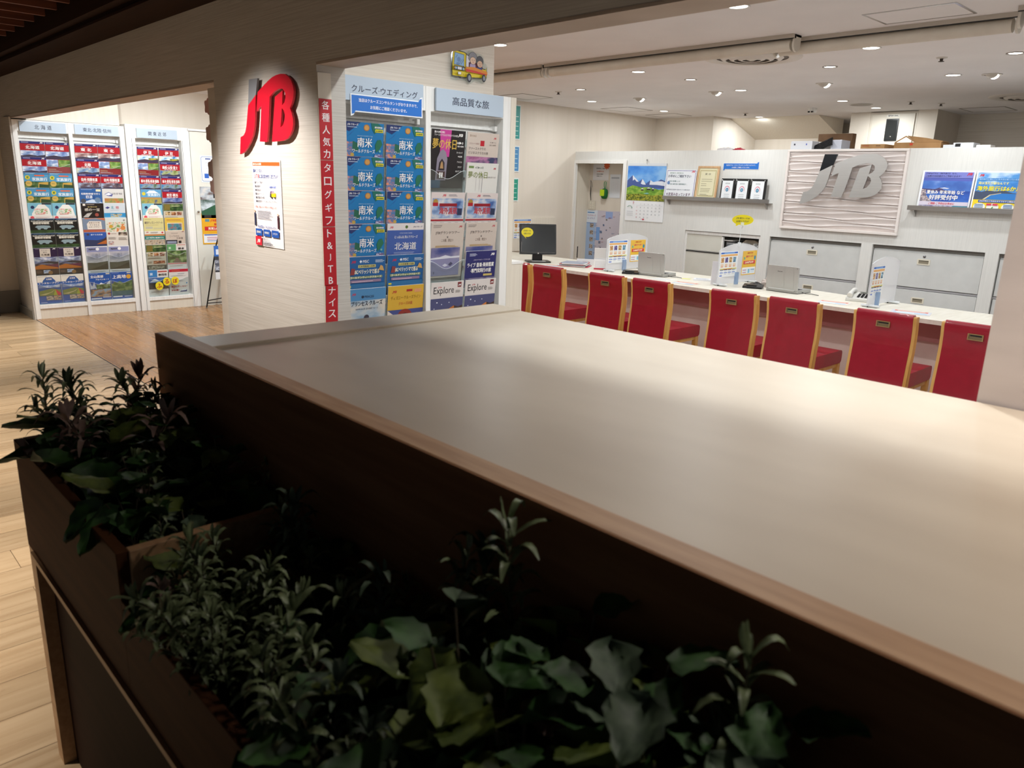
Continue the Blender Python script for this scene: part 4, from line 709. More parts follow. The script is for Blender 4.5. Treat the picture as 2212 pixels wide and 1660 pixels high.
# bus picture on the partition
def bus():
    t = thing('bus_picture', 'flat cut-out picture of a yellow bus with two passengers on the ribbed partition', 'wall decoration', (-3.385, 2.72, 2.02), pi/2)
    OUT = [(-.004, .005), (-.008, .05), (.0, .14), (.004, .157), (.02, .16), (.09, .152), (.105, .15), (.118, .162), (.145, .162), (.16, .150), (.18, .152), (.205, .150), (.222, .138), (.226, .11), (.24, .105), (.25, .09), (.247, .028), (.235, .015), (.215, .002), (.195, .008), (.165, .014), (.14, -.002), (.118, -.010), (.10, .004), (.06, .010), (.03, .002)]
    MB().prism(OUT, -.004, 0, CLEAR, 'y').build('clear_backing', t)
    m = MB(); y = [-.0044]
    def nx(): y[0] -= .0003; return y[0]
    Y, BKc = ink('#e6cf1c'), ink('#1c1a1e')
    m.poly([(0, .022), (0, .08), (.006, .15), (.012, .155), (.085, .148), (.10, .142), (.108, .09), (.236, .078), (.244, .09), (.244, .032), (.09, .02)], BKc, nx())
    m.poly([(.003, .024), (.003, .08), (.009, .148), (.084, .144), (.097, .138), (.104, .087), (.234, .074), (.241, .086), (.241, .034), (.09, .023)], Y, nx())
    m.poly([(.012, .078), (.016, .140), (.082, .134), (.084, .074)], BKc, nx()); m.poly([(.014, .080), (.018, .138), (.080, .132), (.082, .076)], ink('#8fb8e2'), nx())
    for a in ((.022, .112, .034, .128), (.050, .086, .068, .110), (.058, .082, .080, .112)): m.poly([(a[0], a[1]), (a[0]+.002, a[1]), (a[2]+.002, a[3]), (a[2], a[3])], BKc, nx())
    m.disc(.045, .106, .012, .012, ink('#6f8fc0'), nx()); m.disc(.04, .085, .012, .006, ink('#6f8fc0'), nx())
    m.poly([(.092, .074), (.094, .138), (.118, .130), (.118, .074)], BKc, nx()); m.poly([(.094, .076), (.096, .134), (.150, .120), (.150, .076)], ink('#e6e2ea'), nx())
    m.poly([(.112, .076), (.112, .10), (.20, .10), (.216, .076)], ink('#5c1c34'), nx())
    # two passengers
    m.disc(.140, .082, .020, .018, ink('#b7a6cf'), nx()); m.disc(.188, .072, .020, .014, ink('#26438c'), nx())
    m.disc(.140, .128, .030, .026, BKc, nx(), 28); m.disc(.140, .128, .028, .024, ink('#8b8a92'), nx(), 28); m.disc(.118, .120, .010, .010, ink('#8b8a92'), nx()); m.disc(.164, .116, .009, .009, ink('#8b8a92'), nx())
    m.disc(.140, .110, .0215, .0195, BKc, nx(), 28); m.disc(.140, .110, .020, .018, ink('#e8c6ad'), nx(), 28)
    m.disc(.188, .112, .026, .028, BKc, nx(), 28); m.disc(.188, .112, .0245, .0265, ink('#4f4f56'), nx(), 28)
    m.disc(.188, .098, .0205, .0185, BKc, nx(), 28); m.disc(.188, .098, .019, .017, ink('#dfb79c'), nx(), 28)
    for cx, cz in ((.140, .110), (.188, .098)):
        for s in (-1, 1): m.disc(cx+s*.007, cz+.003, .0018, .0022, BKc, nx(), 8)
        m.disc(cx-.001, cz-.003, .002, .0015, ink('#c08a70'), nx(), 8); m.poly([(cx-.007, cz-.007), (cx, cz-.011), (cx+.007, cz-.007), (cx, cz-.0085)], ink('#a8443c'), nx())
    m.poly([(.088, .050), (.088, .074), (.145, .078), (.240, .064), (.241, .050), (.235, .046)], ink('#e08a1c'), nx()); m.poly([(.088, .052), (.088, .064), (.16, .060), (.239, .050), (.236, .046)], ink('#d02a20'), nx())
    m.q(.004, .052, .078, .020, BKc, nx()); m.q(.030, .055, .028, .013, ink('#e4e6ec'), nx()); m.q(.014, .056, .011, .011, ink('#9ac0d8'), nx()); m.q(.064, .055, .010, .011, ink('#9ac0d8'), nx()); m.q(.006, .057, .006, .009, ink('#e0902a'), nx()); m.q(.075, .055, .005, .010, ink('#e0902a'), nx())
    m.q(.030, .030, .024, .014, BKc, nx()); m.q(.032, .031, .021, .012, ink('#eeeef0'), nx())
    m.disc(.016, .036, .005, .004, ink('#c9a81c'), nx()); m.disc(.070, .031, .005, .004, ink('#c9a81c'), nx())
    for cx, cz, rr in ((.108, .020, .020), (.212, .028, .017)):
        m.disc(cx, cz, rr*.85, rr*1.15, BKc, nx(), 24); m.disc(cx+.002, cz, rr*.45, rr*.7, ink('#8f94a0'), nx(), 20)
    m.poly([(.028, .022), (.036, .012), (.048, .012), (.054, .021)], BKc, nx())
    m.tf(Matrix.Diagonal((1, 1, 1, 1))); m.build('printed_bus', t); return t
bus()
# low cabinet at the end of the near rack
t = thing('low_cabinet', 'low beige cabinet at the right end of the near brochure rack', 'cabinet', (-3.46, 3.18, 0))
MB().box(-.16, .16, -.095, .03, 0, 1.035, CREAM).build('body', t); MB().box(-.165, .163, -.098, .034, 1.035, 1.05, WHITE).build('top_board', t)

# cupboard door posters and the easel beside
XC = XA+.022
m = MB().box(-.11, .11, -.001, .0, -.148, .148, ink('#e4ecef')); m.poly([(-.1, -.12), (-.1, .12), (-.085, .135), (.085, .135), (.1, .12), (.1, -.12), (.085, -.135), (-.085, -.135)], ink('#3a62b0'), -.0013); m.poly([(-.096, -.118), (-.096, .118), (-.083, .131), (.083, .131), (.096, .118), (.096, -.118), (.083, -.131), (-.083, -.131)], ink('#eef2f5'), -.0016)
m.text('マイナンバー', -.05, .06, .016, ink('#2a3f6a'), -.002, w=.10).text('マイナポイント', -.045, .03, .016, ink('#2a3f6a'), -.002, w=.10).text('キャッシュレス', -.04, 0, .016, ink('#2a3f6a'), -.002, w=.10).q(-.07, -.10, .05, .05, ink('#2a62c0'), -.002).q(-.05, .105, .06, .012, ink('#2a4a9a'), -.002)
tag(m.build('door_notice', None, (XC+.001, 3.675, 1.55), (0, 0, pi/2)), 'white notice with blue rounded outline on the cupboard door, topmost', 'notice')
m = MB().box(-.13, .13, -.001, 0, -.175, .175, ink('#d8dde0')); m.q(-.13, .03, .26, .145, photo('#6a5a58', '#b8c0c8', '#d8d4d0', 9), -.0013).q(-.13, -.14, .26, .17, photo('#2a4a3a', '#8a9a9a', '#c8d4dc', 8), -.0013).poly([(-.13, -.14), (-.13, -.10), (.13, .02), (.13, -.14)], ink('#2a5a40'), -.0016).q(.02, .05, .03, .08, ink('#1c1a1c'), -.0016).q(-.10, -.17, .08, .03, ink('#2a2426'), -.0016)
tag(m.build('door_poster', None, (XC+.001, 3.67, 1.18), (0, 0, pi/2)), 'travel poster with pavilion and green river on the cupboard door', 'poster')
m = MB().box(-.13, .13, -.001, 0, -.175, .175, ink('#e4a91f')); m.q(-.118, -.16, .236, .10, ink('#eceef2'), -.0013).q(-.11, -.075, .22, .012, ink('#2a52a8'), -.0016)
for k, z in enumerate((-.10, -.12, -.14)): m.q(-.08, z, .16, .006, ink('#b8344a' if k < 2 else '#3a52a0'), -.0016)
m.text('JTB旅行券', -.03, .075, .035, ink('#c8202a'), -.0016, w=.15, bold=.04).text('旅行', .01, .035, .03, ink('#c8202a'), -.0016, bold=.04); m.q(-.10, -.02, .22, .045, ink('#c8202a'), -.0016); m.text('実質2,000円', -.06, -.014, .032, ink('#f4eedc'), -.002, w=.17, bold=.04); m.q(-.09, .08, .05, .03, ink('#5a8a9a'), -.0016)
tag(m.build('door_flyer', None, (XC+.001, 3.665, .885), (0, 0, pi/2)), 'orange and yellow offer flyer on the cupboard door, lowest', 'flyer')
t = thing('easel', 'thin black metal easel leaning display beside the pillar, legs on the wood floor', 'easel', (-8.72, 3.58, 0))
m = MB(); m.tube([(0, -.14, .012), (0, .02, .72), (0, .05, .80)], .008, BLACK, 8).build('leg', t)
MB().tube([(0, .30, .012), (0, .12, .72)], .008, BLACK, 8).build('leg', t)
MB().tube([(-.12, .1, .012), (0, .07, .72)], .008, BLACK, 8).build('leg', t)
MB().tube([(0, -.128, .06), (0, .29, .06)], .006, BLACK, 8).tube([(0, -.12, .09), (-.11, .1, .09)], .006, BLACK, 8).build('cross_bar', t)
for y, z in ((-.14, 0), (.30, 0)): MB().lathe([(0, 0), (.012, 0), (.012, .008), (.007, .016)], (0, y, z), CHROME, 12).build('foot', t)
m = MB().box(-.10, .12, -.003, 0, 0, .38, ink('#3c4048')); m.q(-.10, .26, .22, .12, ink('#2f6ac0'), -.0035).q(-.08, .28, .08, .06, ink('#d8e4f4'), -.004).q(-.10, .1, .22, .12, photo('#1c1e26', '#6a7080', '#b8c0d0', 20), -.0035).q(-.10, .0, .22, .08, ink('#dfe2e6'), -.0035)
tag(m.build('easel_flyer', None, (-8.700, 3.66, .33), (0, 0, pi/2)), 'blue and dark flyer held on the black easel', 'flyer')

# ================================================================== WHITE CABINET WALL
YW = 7.1
def cabinet(x0, x1, zt, label, split, handles, doors=True):
    t = thing('filing_cabinet', label, 'cabinet', ((x0+x1)/2, YW+.03, 0), 0, 'grey steel filing cabinets in the white wall'); h = (x1-x0)/2
    MB().box(-h+.004, h-.004, .012, .35, 0, zt-.03, STEELW).build('carcass', t, bevel=.001)
    MB().box(-h, h, .0, .35, zt-.028, zt-.003, col('#77746f', .6)).build('top_gap', t)
    zs = [(split+.012, zt-.045, 'drawer'), (.36, split-.012, 'drawer'), (.05, .35, 'drawer')]
    for i, (a, b, n) in enumerate(zs):
        d = MB().box(-h+.008, h-.008, -.008, .012, a, b, STEELW).build(n, t, bevel=.002)
        hx = -.01; hz = (b-.075 if i == 0 else b-.085)
        MB().rbox(hx-.052, hx+.052, -.0125, -.006, hz-.024, hz+.024, .006, col('#e4ddcb', .4), 'y').box(hx-.040, hx+.040, -.0135, -.012, hz-.014, hz+.014, col('#8f8672', .6)).box(hx-.040, hx+.040, -.014, -.0125, hz+.006, hz+.014, col('#5f5848', .6)).build('pull_handle', d)
        if i == 0: MB().lathe([(0, .006), (.010, .006), (.012, 0)], (0, 0, 0), col('#8a8a8e', .3, 1), 14).box(-.002, .002, -.002, .002, .006, .0075, DARK).tf(Matrix.Rotation(pi/2, 4, 'X')).build('lock', d, (hx, -.008, b-.028))
    MB().box(-h+.004, h-.004, -.006, .012, split-.008, split+.006, col('#a9a8ab', .4)).build('divider_strip', t)
    return t
cabinet(-3.82, -2.92, 1.065, 'grey steel filing cabinet in the white wall below the metal letters, left one', .71, 1)
cabinet(-2.82, -1.92, 1.065, 'grey steel filing cabinet in the white wall below the right shelf', .71, 1)
cabinet(-1.82, -.92, 1.065, 'grey steel cabinet in the white wall cut by the right column', .71, 1)
# open sliding cabinet with papers
t = thing('sliding_cabinet', 'off-white sliding-door cabinet standing open with papers inside, below the calendar', 'cabinet', (-4.365, YW+.02, 0)); h = .445
MB().box(-h, h, -.004, .30, 1.03, 1.06, WHITE).box(-h, -h+.02, -.004, .30, 0, 1.03, WHITE).box(h-.02, h, -.004, .30, 0, 1.03, WHITE).box(-h+.02, h-.02, .28, .30, 0, 1.03, col('#8f8a84', .7)).box(-h+.02, h-.02, 0, .28, .845, .853, WHITE2).build('carcass', t)
OW = textured('cabinet_offwhite', '#d3d1c6', '#dad8ce', (5, 5, 5), .45)
MB().box(-h+.02, .0, .004, .02, .862, 1.028, OW).build('door', t); MB().box(-h+.02, .0, .004, .02, .02, .84, OW).build('door', t); MB().box(-h+.02, .01, .0, .02, .842, .860, col('#8e8c87', .4)).build('door_rail', t)
MB().box(0.0, .015, .0, .03, .02, 1.02, WHITE).box(.015, .12, .02, .26, .985, .992, WHITE2).build('inner_shelf', t)
for i in range(3): tag(MB().box(-.045, .045, 0, .2, 0, .012, ink(('#8f9298', '#b8bcc0', '#6f7278')[i])).build('document_tray', None, (-4.29, YW+.07, .935+i*.018)), 'grey document tray inside the open sliding cabinet, %s' % ('lowest', 'middle', 'topmost')[i], 'tray', 'document trays in the sliding cabinet')
rnd = random.Random(4)
tag(MB().prism([(0, 0), (.2, 0), (.22, .04), (.21, .12), (.15, .15), (.05, .15), (-.01, .1)], 0, .1, textured('tote_cloth', '#a79a8a', '#bfb3a4', (12, 12, 12), .8), 'y').build('cloth_bag', None, (-4.20, YW+.13, .854), (0, 0, 0), bevel=.01), 'crumpled beige cloth bag in the open sliding cabinet', 'bag')
for i in range(11):
    o = MB().box(0, .003+.003*(i % 3), 0, .18, 0, .10+.03*rnd.random(), ink(('#f2f0ec', '#e8e8ea', '#dcdcdc', '#f4f4f4')[i % 4])).build('paper_folder', None, (-4.235+.025*i, YW+.03, .855), (0, R(8+rnd.uniform(-6, 10)), 0))
    tag(o, 'white paper folder standing slanted in the open sliding cabinet, %s from the left' % ('first', 'second', 'third', 'fourth', 'fifth', 'sixth', 'seventh', 'eighth', 'ninth', 'tenth', 'eleventh')[i], 'folder', 'white folders in the sliding cabinet')

# carved wave panel with steel letters
def wave_panel():
    t = thing('wave_relief_panel', 'white carved wave-pattern panel behind the big metal letters', 'wall panel', (-3.705, YW, 1.165)); W, H = 1.075, .708
    m = MB(); nx, rows = 90, 19; vs = []; fs = []
    per = 7
    def cz(k, u): return 0 if k <= 0 else rows if k >= rows else k+.46*sin(2*pi*1.2*u+2.4*k)+.08*sin(2*pi*2.3*u+1.1*k)
    for j in range(rows*per+1):
        k, q_ = divmod(j, per); fr = q_/per
        for i in range(nx+1):
            u = i/nx; z = cz(k, u)*(1-fr)+(cz(k+1, u) if k < rows else rows)*fr
            d = fr**1.15 if fr < .99 else 0
            vs.append((.012+(W-.024)*u, -.004-.027*d, .012+(H-.024)*z/rows))
    for j in range(rows*per):
        for i in range(nx): a = j*(nx+1)+i; fs.append((a, a+1, a+nx+2, a+nx+1))
    m.add(vs, fs, col('#e9dfdb', .55), True); m.build('carved_surface', t)
    MB().box(-.012, W+.012, -.034, 0, -.012, .012, col('#ece3de', .5)).box(-.012, W+.012, -.034, 0, H-.012, H+.008, col('#ece3de', .5)).box(-.012, .010, -.034, 0, .012, H-.012, col('#ece3de', .5)).box(W-.010, W+.012, -.034, 0, .012, H-.012, col('#ece3de', .5)).build('panel_frame', t, bevel=.003)
    return t
wave_panel()
logo_thing('metal_letters', 'big brushed steel three-letter logo with dark stroke tip on the wave panel', -3.505, 7.015, 1.392, .751, .018, LOGOST, col('#3a3d42', .25, .8), standoff=.055)

# shelves
def ledge(x0, x1, label):
    t = thing('wall_ledge', label, 'shelf', ((x0+x1)/2, YW, 1.40), 0, 'narrow steel picture ledges'); h = (x1-x0)/2
    MB().box(-h, h, -.075, -.072, -.022, .016, STEEL).box(-h, h, -.072, 0, -.022, -.018, STEEL).build('steel_channel', t)
    for s in (-1, 1): MB().prism([(-.07, -.022), (0, -.022), (0, -.075), (-.012, -.075)], s*(h-.05)-.006, s*(h-.05)+.006, STEEL, 'x').build('bracket', t)
ledge(-5.085, -3.83, 'narrow steel wall ledge left of the metal letters, holding frames'); ledge(-2.55, -1.1, 'narrow steel wall ledge right of the metal letters, holding blue posters')
ZL = 1.3825
def leaning(name, w, h, d, x, fn, label, cat, group=None, lean=6, parts=None):
    a = R(lean); t = thing(name, label, cat, (x, YW-.052, ZL), 0, group); t.rotation_euler = (-a, 0, 0); fn(t, w, h, d); return t
def f_notice(t, w, h, d):
    m = MB().box(0, w, -d, 0, 0, h, ink('#eef0f2')); m.q(.012, .01, w-.024, h-.02, ink('#6a5aa8'), -d-.0003).q(.017, .015, w-.034, h-.03, ink('#eceff4'), -d-.0006)
    L = [('国内旅行も 海外旅行も', .265, .016, '#4a7a5a', .17, .01), ('お早めにご検討下さい', .225, .034, '#38425c', .29, .03), ('円安の影響による', .18, .017, '#3a6a6a', .14, .02), ('外国人観光客の需要増加で…', .150, .017, '#3a6a6a', .24, .02), ('国際線航空座席や国内ホテル·観光地が', .093, .015, '#44506a', .30, .01), ('大変混み合っています', .036, .036, '#5a2a52', .31, .03)]
    for s, z, hh, c, ww, b in L: m.text(s, .03 if ww > .25 else .05, z, hh*.9, ink(c), -d-.001, w=ww, bold=b)
    m.logo(w-.065, .275, .04, -d-.001); m.disc(.045, .17, .018, .018, ink('#6a8ac0'), -d-.001); m.build('notice_board', t)
leaning('ledge_notice', .385, .31, .004, -5.09, f_notice, 'white framed notice with purple border standing on the left steel ledge', 'notice')
def f_cert(t, w, h, d):
    MB().box(0, w, -d, 0, 0, .02, OAKL).box(0, w, -d, 0, h-.02, h, OAKL).box(0, .02, -d, 0, .02, h-.02, OAKL).box(w-.02, w, -d, 0, .02, h-.02, OAKL).build('frame', t, bevel=.002)
    m = MB().box(.02, w-.02, -d+.006, -.002, .02, h-.02, ink('#ddd7b4')); y = -d+.0055
    for a, c in ((.022, '#a99a5c'), (.027, '#ddd7b4'), (.030, '#b5a76c'), (.032, '#e0dab8')): m.poly([(.02+a-.01, .02+a), (w-.02-a+.01, .02+a), (w-.02-a+.01, h-.02-a), (.02+a-.01, h-.02-a)], ink(c), y); y -= .0003
    m.text('賞 状', w/2, h-.09, .02, ink('#4a4434'), y, align='c', w=.07)
    rr = random.Random(2)
    for z in (.21, .19, .165, .145, .115, .10, .085, .06, .05): m.q(.06, z, rr.uniform(.06, .13), .004, ink('#8a8468'), y)
    m.build('certificate_paper', t)
OAKL = textured('light_frame_wood', '#c99f72', '#d8b388', (30, 30, 4), .4)
leaning('certificate_frame', .255, .345, .018, -4.69, f_cert, 'light wood framed certificate on the left steel ledge', 'picture frame')
def f_plq(t, w, h, d):
    MB().box(0, w, -d, 0, 0, h, BLACK).build('backing_board', t, bevel=.002)
    m = MB().box(.015, w-.022, -d-.003, -d, .012, h-.022, ink('#eceff2')); y = -d-.0035; cx = w/2-.003
    m.text('認定証', cx, h-.055, .014, ink('#6a7078'), y, align='c', w=.05)
    m.disc(cx, h*.52, .030, .036, ink('#d87f98'), y, 24).disc(cx, h*.49, .026, .034, ink('#eceff2'), y-.0003, 24).disc(cx, h*.51, .017, .019, ink('#3f7098'), y-.0006, 20).disc(cx, h*.51, .011, .012, ink('#7fb0c8'), y-.0009, 20)
    for z in (.068, .05, .034): m.q(cx-.03, z, .06, .004, ink('#9aa0a8'), y)
    m.build('card', t)
    m = MB()
    for a in (.012, w-.018):
        for b in (.012, h-.016): m.tube([(a, -d-.006, b), (a, -d, b)], .005, CHROME, 10)
    m.build('corner_screws', t)
for i, (x, l) in enumerate(((-4.388, 'left'), (-4.222, 'middle'), (-4.056, 'right'))):
    leaning('award_plaque', .158 if i < 2 else .168, .225, .012, x, f_plq, 'black award plaque with white card on the left steel ledge, %s of three' % l, 'plaque', 'black award plaques on the ledge', 4)
m = MB(); folded(m, .40, .062, 0, ink('#eef2f8'), .009); folded(m, .392, .055, -.0008, ink('#1f6fc9'), .009); m.text('当店はクルーズコンサルタントがおりますので、', 0, .004, .0135, ink(WH), -.0014, w=.33, align='c', bold=.015).text('お気軽にご相談くださいませ。', 0, -.018, .0135, ink(WH), -.0014, w=.2, align='c', bold=.015); m.prism([(-.19, -.03), (.19, -.03), (.19, .03), (-.19, .03)], .0002, .002, ink('#eef2f8'), 'y')
tag(m.build('wall_notice', None, (-4.215, YW-.003, 1.728)), 'small bright blue paper notice on the white wall above the plaques', 'notice')
def f_p1(t, w, h, d):
    m = MB().box(0, w, -d, 0, 0, h, ink('#eef0f4'))
    def T(): T.y -= .0004; return T.y
    T.y = -d
    m.q(.017, .006, w-.03, h-.018, ink('#5560b8'), T()).q(.017, .135, w-.03, .105, photo('#3a62b4', '#4a78c8', '#7f9fdc', 5), T()).q(.017, .065, w-.03, .095, photo('#1f4aa6', '#2a5cbc', '#3f78cc', 6), T())
    m.poly([(.017, .160), (.017, .175), (.12, .172), (.155, .186), (.19, .166), (.24, .158), (.24, .150)], ink('#4a3f6e'), T()).poly([(.017, .06), (.017, .17), (.05, .166), (.06, .12), (.09, .09), (.12, .068), (.10, .06)], photo('#5a5060', '#a89aa0', '#d8c8c0', 60), T()).poly([(.15, .18), (.19, .187), (.23, .18), (.21, .176)], ink('#dfe4f2'), T())
    m.q(.017, h-.058, w-.03, .046, ink('#7a80cc'), T()); m.text('JTBMySTYLE（海外旅行）なら、', .028, h-.032, .016, ink('#26285c'), T(), w=.24, bold=.03).text('ご出発の330日前からご予約できます！', .028, h-.052, .015, ink('#26285c'), T(), w=.27, bold=.03).logo(w-.062, h-.04, .04, T())
    m.text('夏休み 年末年始 など', .06, .132, .032, ink(WH), T(), w=.29, bold=.05).text('好評受付中', .085, .085, .042, ink(WH), T(), w=.22, bold=.05).q(.017, .042, w-.03, .03, ink('#d8d0e0'), T()).text('ご相談·ご予約はお早めに', .09, .047, .019, ink('#c8283c'), T(), w=.2, bold=.05)
    m.q(.017, .006, w-.03, .035, photo('#8a7fa8', '#c8c4d8', '#5a4a50', 22), T()).poly([(.25, .006), (.28, .04), (w-.013, .04), (w-.013, .006)], ink('#3a8aa0'), T())
    m.build('printed_board', t)
leaning('ledge_poster', .402, .322, .004, -2.485, f_p1, 'blue seaside travel poster on the right steel ledge, left one', 'poster', 'posters on the right ledge')
def f_p2(t, w, h, d):
    m = MB().box(0, w, -d, 0, 0, h, ink('#f0f2f4'))
    def T(): T.y -= .0004; return T.y
    T.y = -d
    m.q(.010, .006, w-.02, h-.018, ink('#f0d41c'), T()).q(.010, .10, w-.02, h-.112, photo('#2a7fd0', '#4f9ae0', '#c8e0f4', 5), T()).poly([(.01, .10), (.01, .165), (.06, .16), (.1, .172), (.15, .165), (.22, .172), (.28, .155), (w-.01, .15), (w-.01, .1)], ink('#3c4a66'), T()).poly([(.09, .1), (.13, .135), (.20, .150), (w-.01, .148), (w-.01, .1)], ink('#1f78c8'), T()).poly([(.075, .1), (.12, .138), (.2, .154), (.2, .150), (.13, .135), (.09, .1)], ink('#d8cca0'), T())
    m.logo(.022, h-.045, .034, T()); m.q(.022, h-.073, w-.05, .018, ink('#3a86cc'), T()); m.text('海外旅行に慣れている人ほど知っている常識！', .026, h-.070, .012, ink('#bfe0ff'), T(), w=.3, bold=.01).text('実は当たり前なんです', .026, h-.105, .022, ink('#f6ec9a'), T(), w=.215, bold=.04).text('海外旅行は6か月前', .02, h-.155, .040, ink('#f2e21c'), T(), w=.36, bold=.05)
    m.q(.05, .078, w-.07, .018, ink('#2458a8'), T()); m.text('JTBが早めの予約をおすすめする理由がココに！', .058, .081, .012, ink(WH), T(), w=.3, bold=.03)
    for x0 in (.065, .16, .265): m.disc(x0, .042, .044, .030, ink('#f4f4ee'), T())
    for x0 in (.03, .235):
        for k in range(4): m.q(x0, .026+k*.011, .062, .005, ink('#3a72b0'), T())
    m.q(.115, .055, .036, .014, ink('#d8344e'), T()).q(.158, .055, .036, .014, ink('#d8344e'), T()).poly([(.135, .02), (.15, .03), (.16, .045), (.166, .045), (.162, .022)], ink('#4f9a4a'), T())
    m.build('printed_board', t)
leaning('ledge_poster', .402, .322, .004, -2.075, f_p2, 'blue and yellow travel poster on the right steel ledge, right one', 'poster', 'posters on the right ledge')

# wall calendar on a hook
t = thing('wall_calendar', 'large wall calendar with snowy mountain photo hanging on the white wall', 'calendar', (-5.37, YW-.004, 1.125))
w = .525; m = MB().box(-w/2, w/2, -.003, 0, 0, .625, ink('#f2f3f5'))
def T():
    T.y -= .0004; return T.y
T.y = -.003
m.q(-w/2, .225, w, .375, photo('#3a7fd8', '#5f9fe8', '#8fc0f0', 3), T()).poly([(-w/2, .36), (-w/2, .44), (-.19, .50), (-.15, .47), (-.10, .43), (-.05, .46), (0, .41), (.06, .45), (.12, .42), (.2, .46), (w/2, .44), (w/2, .36)], ink('#4a5f9e'), T())
for p in ([(-.19, .50), (-.15, .47), (-.10, .43), (-.13, .43), (-.16, .455), (-.185, .44)], [(-.05, .46), (-.02, .43), (.0, .40), (-.04, .40), (-.07, .41)], [(.06, .45), (.1, .43), (.16, .44), (.22, .44), (w/2, .43), (w/2, .39), (.15, .40), (.05, .40)]): m.poly(p, ink('#e4e9f4'), T())
m.poly([(-w/2, .225), (-w/2, .36), (-.18, .39), (-.06, .37), (.05, .375), (.18, .35), (w/2, .36), (w/2, .225)], photo('#5a8a2a', '#7aa838', '#a0bc4c', 14), T()).poly([(-w/2, .225), (-w/2, .29), (-.1, .30), (.1, .285), (w/2, .30), (w/2, .225)], photo('#3a4a14', '#7f8a28', '#b0a83a', 40), T())
for x, z, s in ((-.06, .335, .035), (.02, .345, .05), (.09, .34, .03)): m.q(x, z, s, .014, ink('#2a2622'), T()); m.poly([(x-.004, z+.014), (x+s*.5, z+.026), (x+s+.004, z+.014)], ink('#e6e6ea'), T())
m.poly([(-.02, .305), (.03, .315), (.06, .305), (.02, .298)], ink('#7fb8b0'), T())
m.text('7', -.16, .185, .026, ink('#c22a44'), T(), bold=.02)
for d in range(31):
    c, r_ = (d+1) % 7, (d+1)//7
    m.text(str(d+1), -.10+.052*c, .180-.036*r_, .013, ink('#c22a44' if c == 0 else '#6a6e78'), T.y-.0003, align='c')
T(); m.q(-.11, .172, .36, .0012, ink('#b8bcc4'), T())
for k in range(3): m.q(-.24, .10-.02*k, .09, .003, ink('#a8acb4'), T.y)
for k in range(7): m.disc(-.20+.030*cos(k*.5-.3), .145+.02*sin(k*.5-.3), .006, .004, ink('#4f8a6a'), T.y, 8)
m.disc(.0, .022, .016, .007, ink('#c22a44'), T()); m.text('JTB', -.035, .018, .009, ink('#c22a44'), T(), bold=.04)
m.build('calendar_pages', t); MB().box(-w/2, w/2, -.005, .001, .60, .628, ink('#d9dce0')).build('top_strip', t)
MB().tube([(0, -.008, .63), (.006, -.009, .645), (0, -.009, .665), (-.008, -.009, .65), (0, -.008, .63), (0, -.004, .615)], .0018, CHROME, 6).tube([(0, -.010, .672), (.011, -.010, .662), (0, -.012, .652), (-.011, -.010, .662), (0, -.010, .672)], .002, col('#7a7a80', .3, 1), 6).build('hook', t)

# things in the doorway nook (back wall of the nook at y 7.36)
YN = 7.357
m = MB().box(0, .56, -.002, 0, 0, .61, ink('#cfc8d4')); rr = random.Random(9); y = -.0024
m.q(0, 0, .15, .61, ink('#a9c0e0'), y).q(0, .46, .17, .15, ink('#dfe6f0'), y-.0003).q(.16, .25, .06, .16, ink('#7fa8e0'), y-.0003).q(.30, .52, .11, .08, ink('#9ab0e0'), y-.0003)
m.text('ランドクルーズ', .012, .535, .022, ink('#b8407a'), y-.0008, w=.13, bold=.02).text('ルートマップ', .012, .500, .022, ink('#6a4aa0'), y-.0008, w=.12, bold=.02).q(.01, .575, .11, .012, ink('#4a8ac0'), y-.0008).q(.0, .452, .17, .004, ink('#3a72c0'), y-.0008)
for k in range(5): m.q(.06, .40-.085*k, .055, .05, photo('#3a2a2a', '#a08a78', '#d0c8c0', 60), y-.0008); m.q(.125, .43-.085*k, .05, .004, ink('#4a6aa8'), y-.0008); m.q(.125, .415-.085*k, .04, .003, ink('#8a8a9a'), y-.0008)
for k in range(46):
    x, z = rr.uniform(.18, .52), rr.uniform(.02, .57); s = rr.uniform(.018, .036)
    if k % 2: m.q(x, z, s, s*.9, photo('#22222a', '#7a7a80', '#c8c4c0', 60) if k % 4 == 1 else photo('#3a4a2a', '#6a8ac0', '#a08060', 50), y-.0008-.0001*(k % 4))
    else: m.q(x, z, s*1.4, .003, ink(('#b83a5a', '#6a6a7a', '#4a6aa8')[k % 3]), y-.0015); m.q(x, z-.008, s, .0025, ink('#8a8a94'), y-.0015)
tag(m.build('map_poster', None, (-6.44, YN, .595)), 'large route map poster covered in small photos inside the doorway', 'poster')
m = MB().box(0, .25, -.001, 0, 0, .19, ink('#e6e4e6')); m.text('営業時間のご案内', .05, .13, .016, ink('#4a4a52'), -.0015, w=.13, bold=.03).text('10:00▶18:30', .06, .095, .018, ink('#c85a2a'), -.0015, w=.11, bold=.03).text('定休日 水曜日', .06, .065, .013, ink('#33333a'), -.0015, w=.1, bold=.04).text('お電話ください', .06, .042, .013, ink('#33333a'), -.0015, w=.09, bold=.03)
tag(m.build('wall_note', None, (-6.38, YN, 1.563)), 'white printed note with an orange burst at its top corner, inside the doorway', 'notice')
pts = []
for k in range(20): a = 2*pi*k/20; r = .052 if k % 2 else .034; pts.append((r*cos(a), r*sin(a)))
tag(MB().prism(pts, -.001, 0, ink('#d8602a'), 'y').build('star_sticker', None, (-6.165, YN-.003, 1.735)), 'orange star-burst sticker on the note in the doorway', 'sticker')
m = MB().box(0, .165, -.001, 0, 0, .275, ink('#dfe1e6')); m.q(.02, .225, .12, .018, ink('#a8acb4'), -.0014)
for k in range(12): m.q(.02, .21-.016*k, .125, .0012, ink('#b8bcc6'), -.0014)
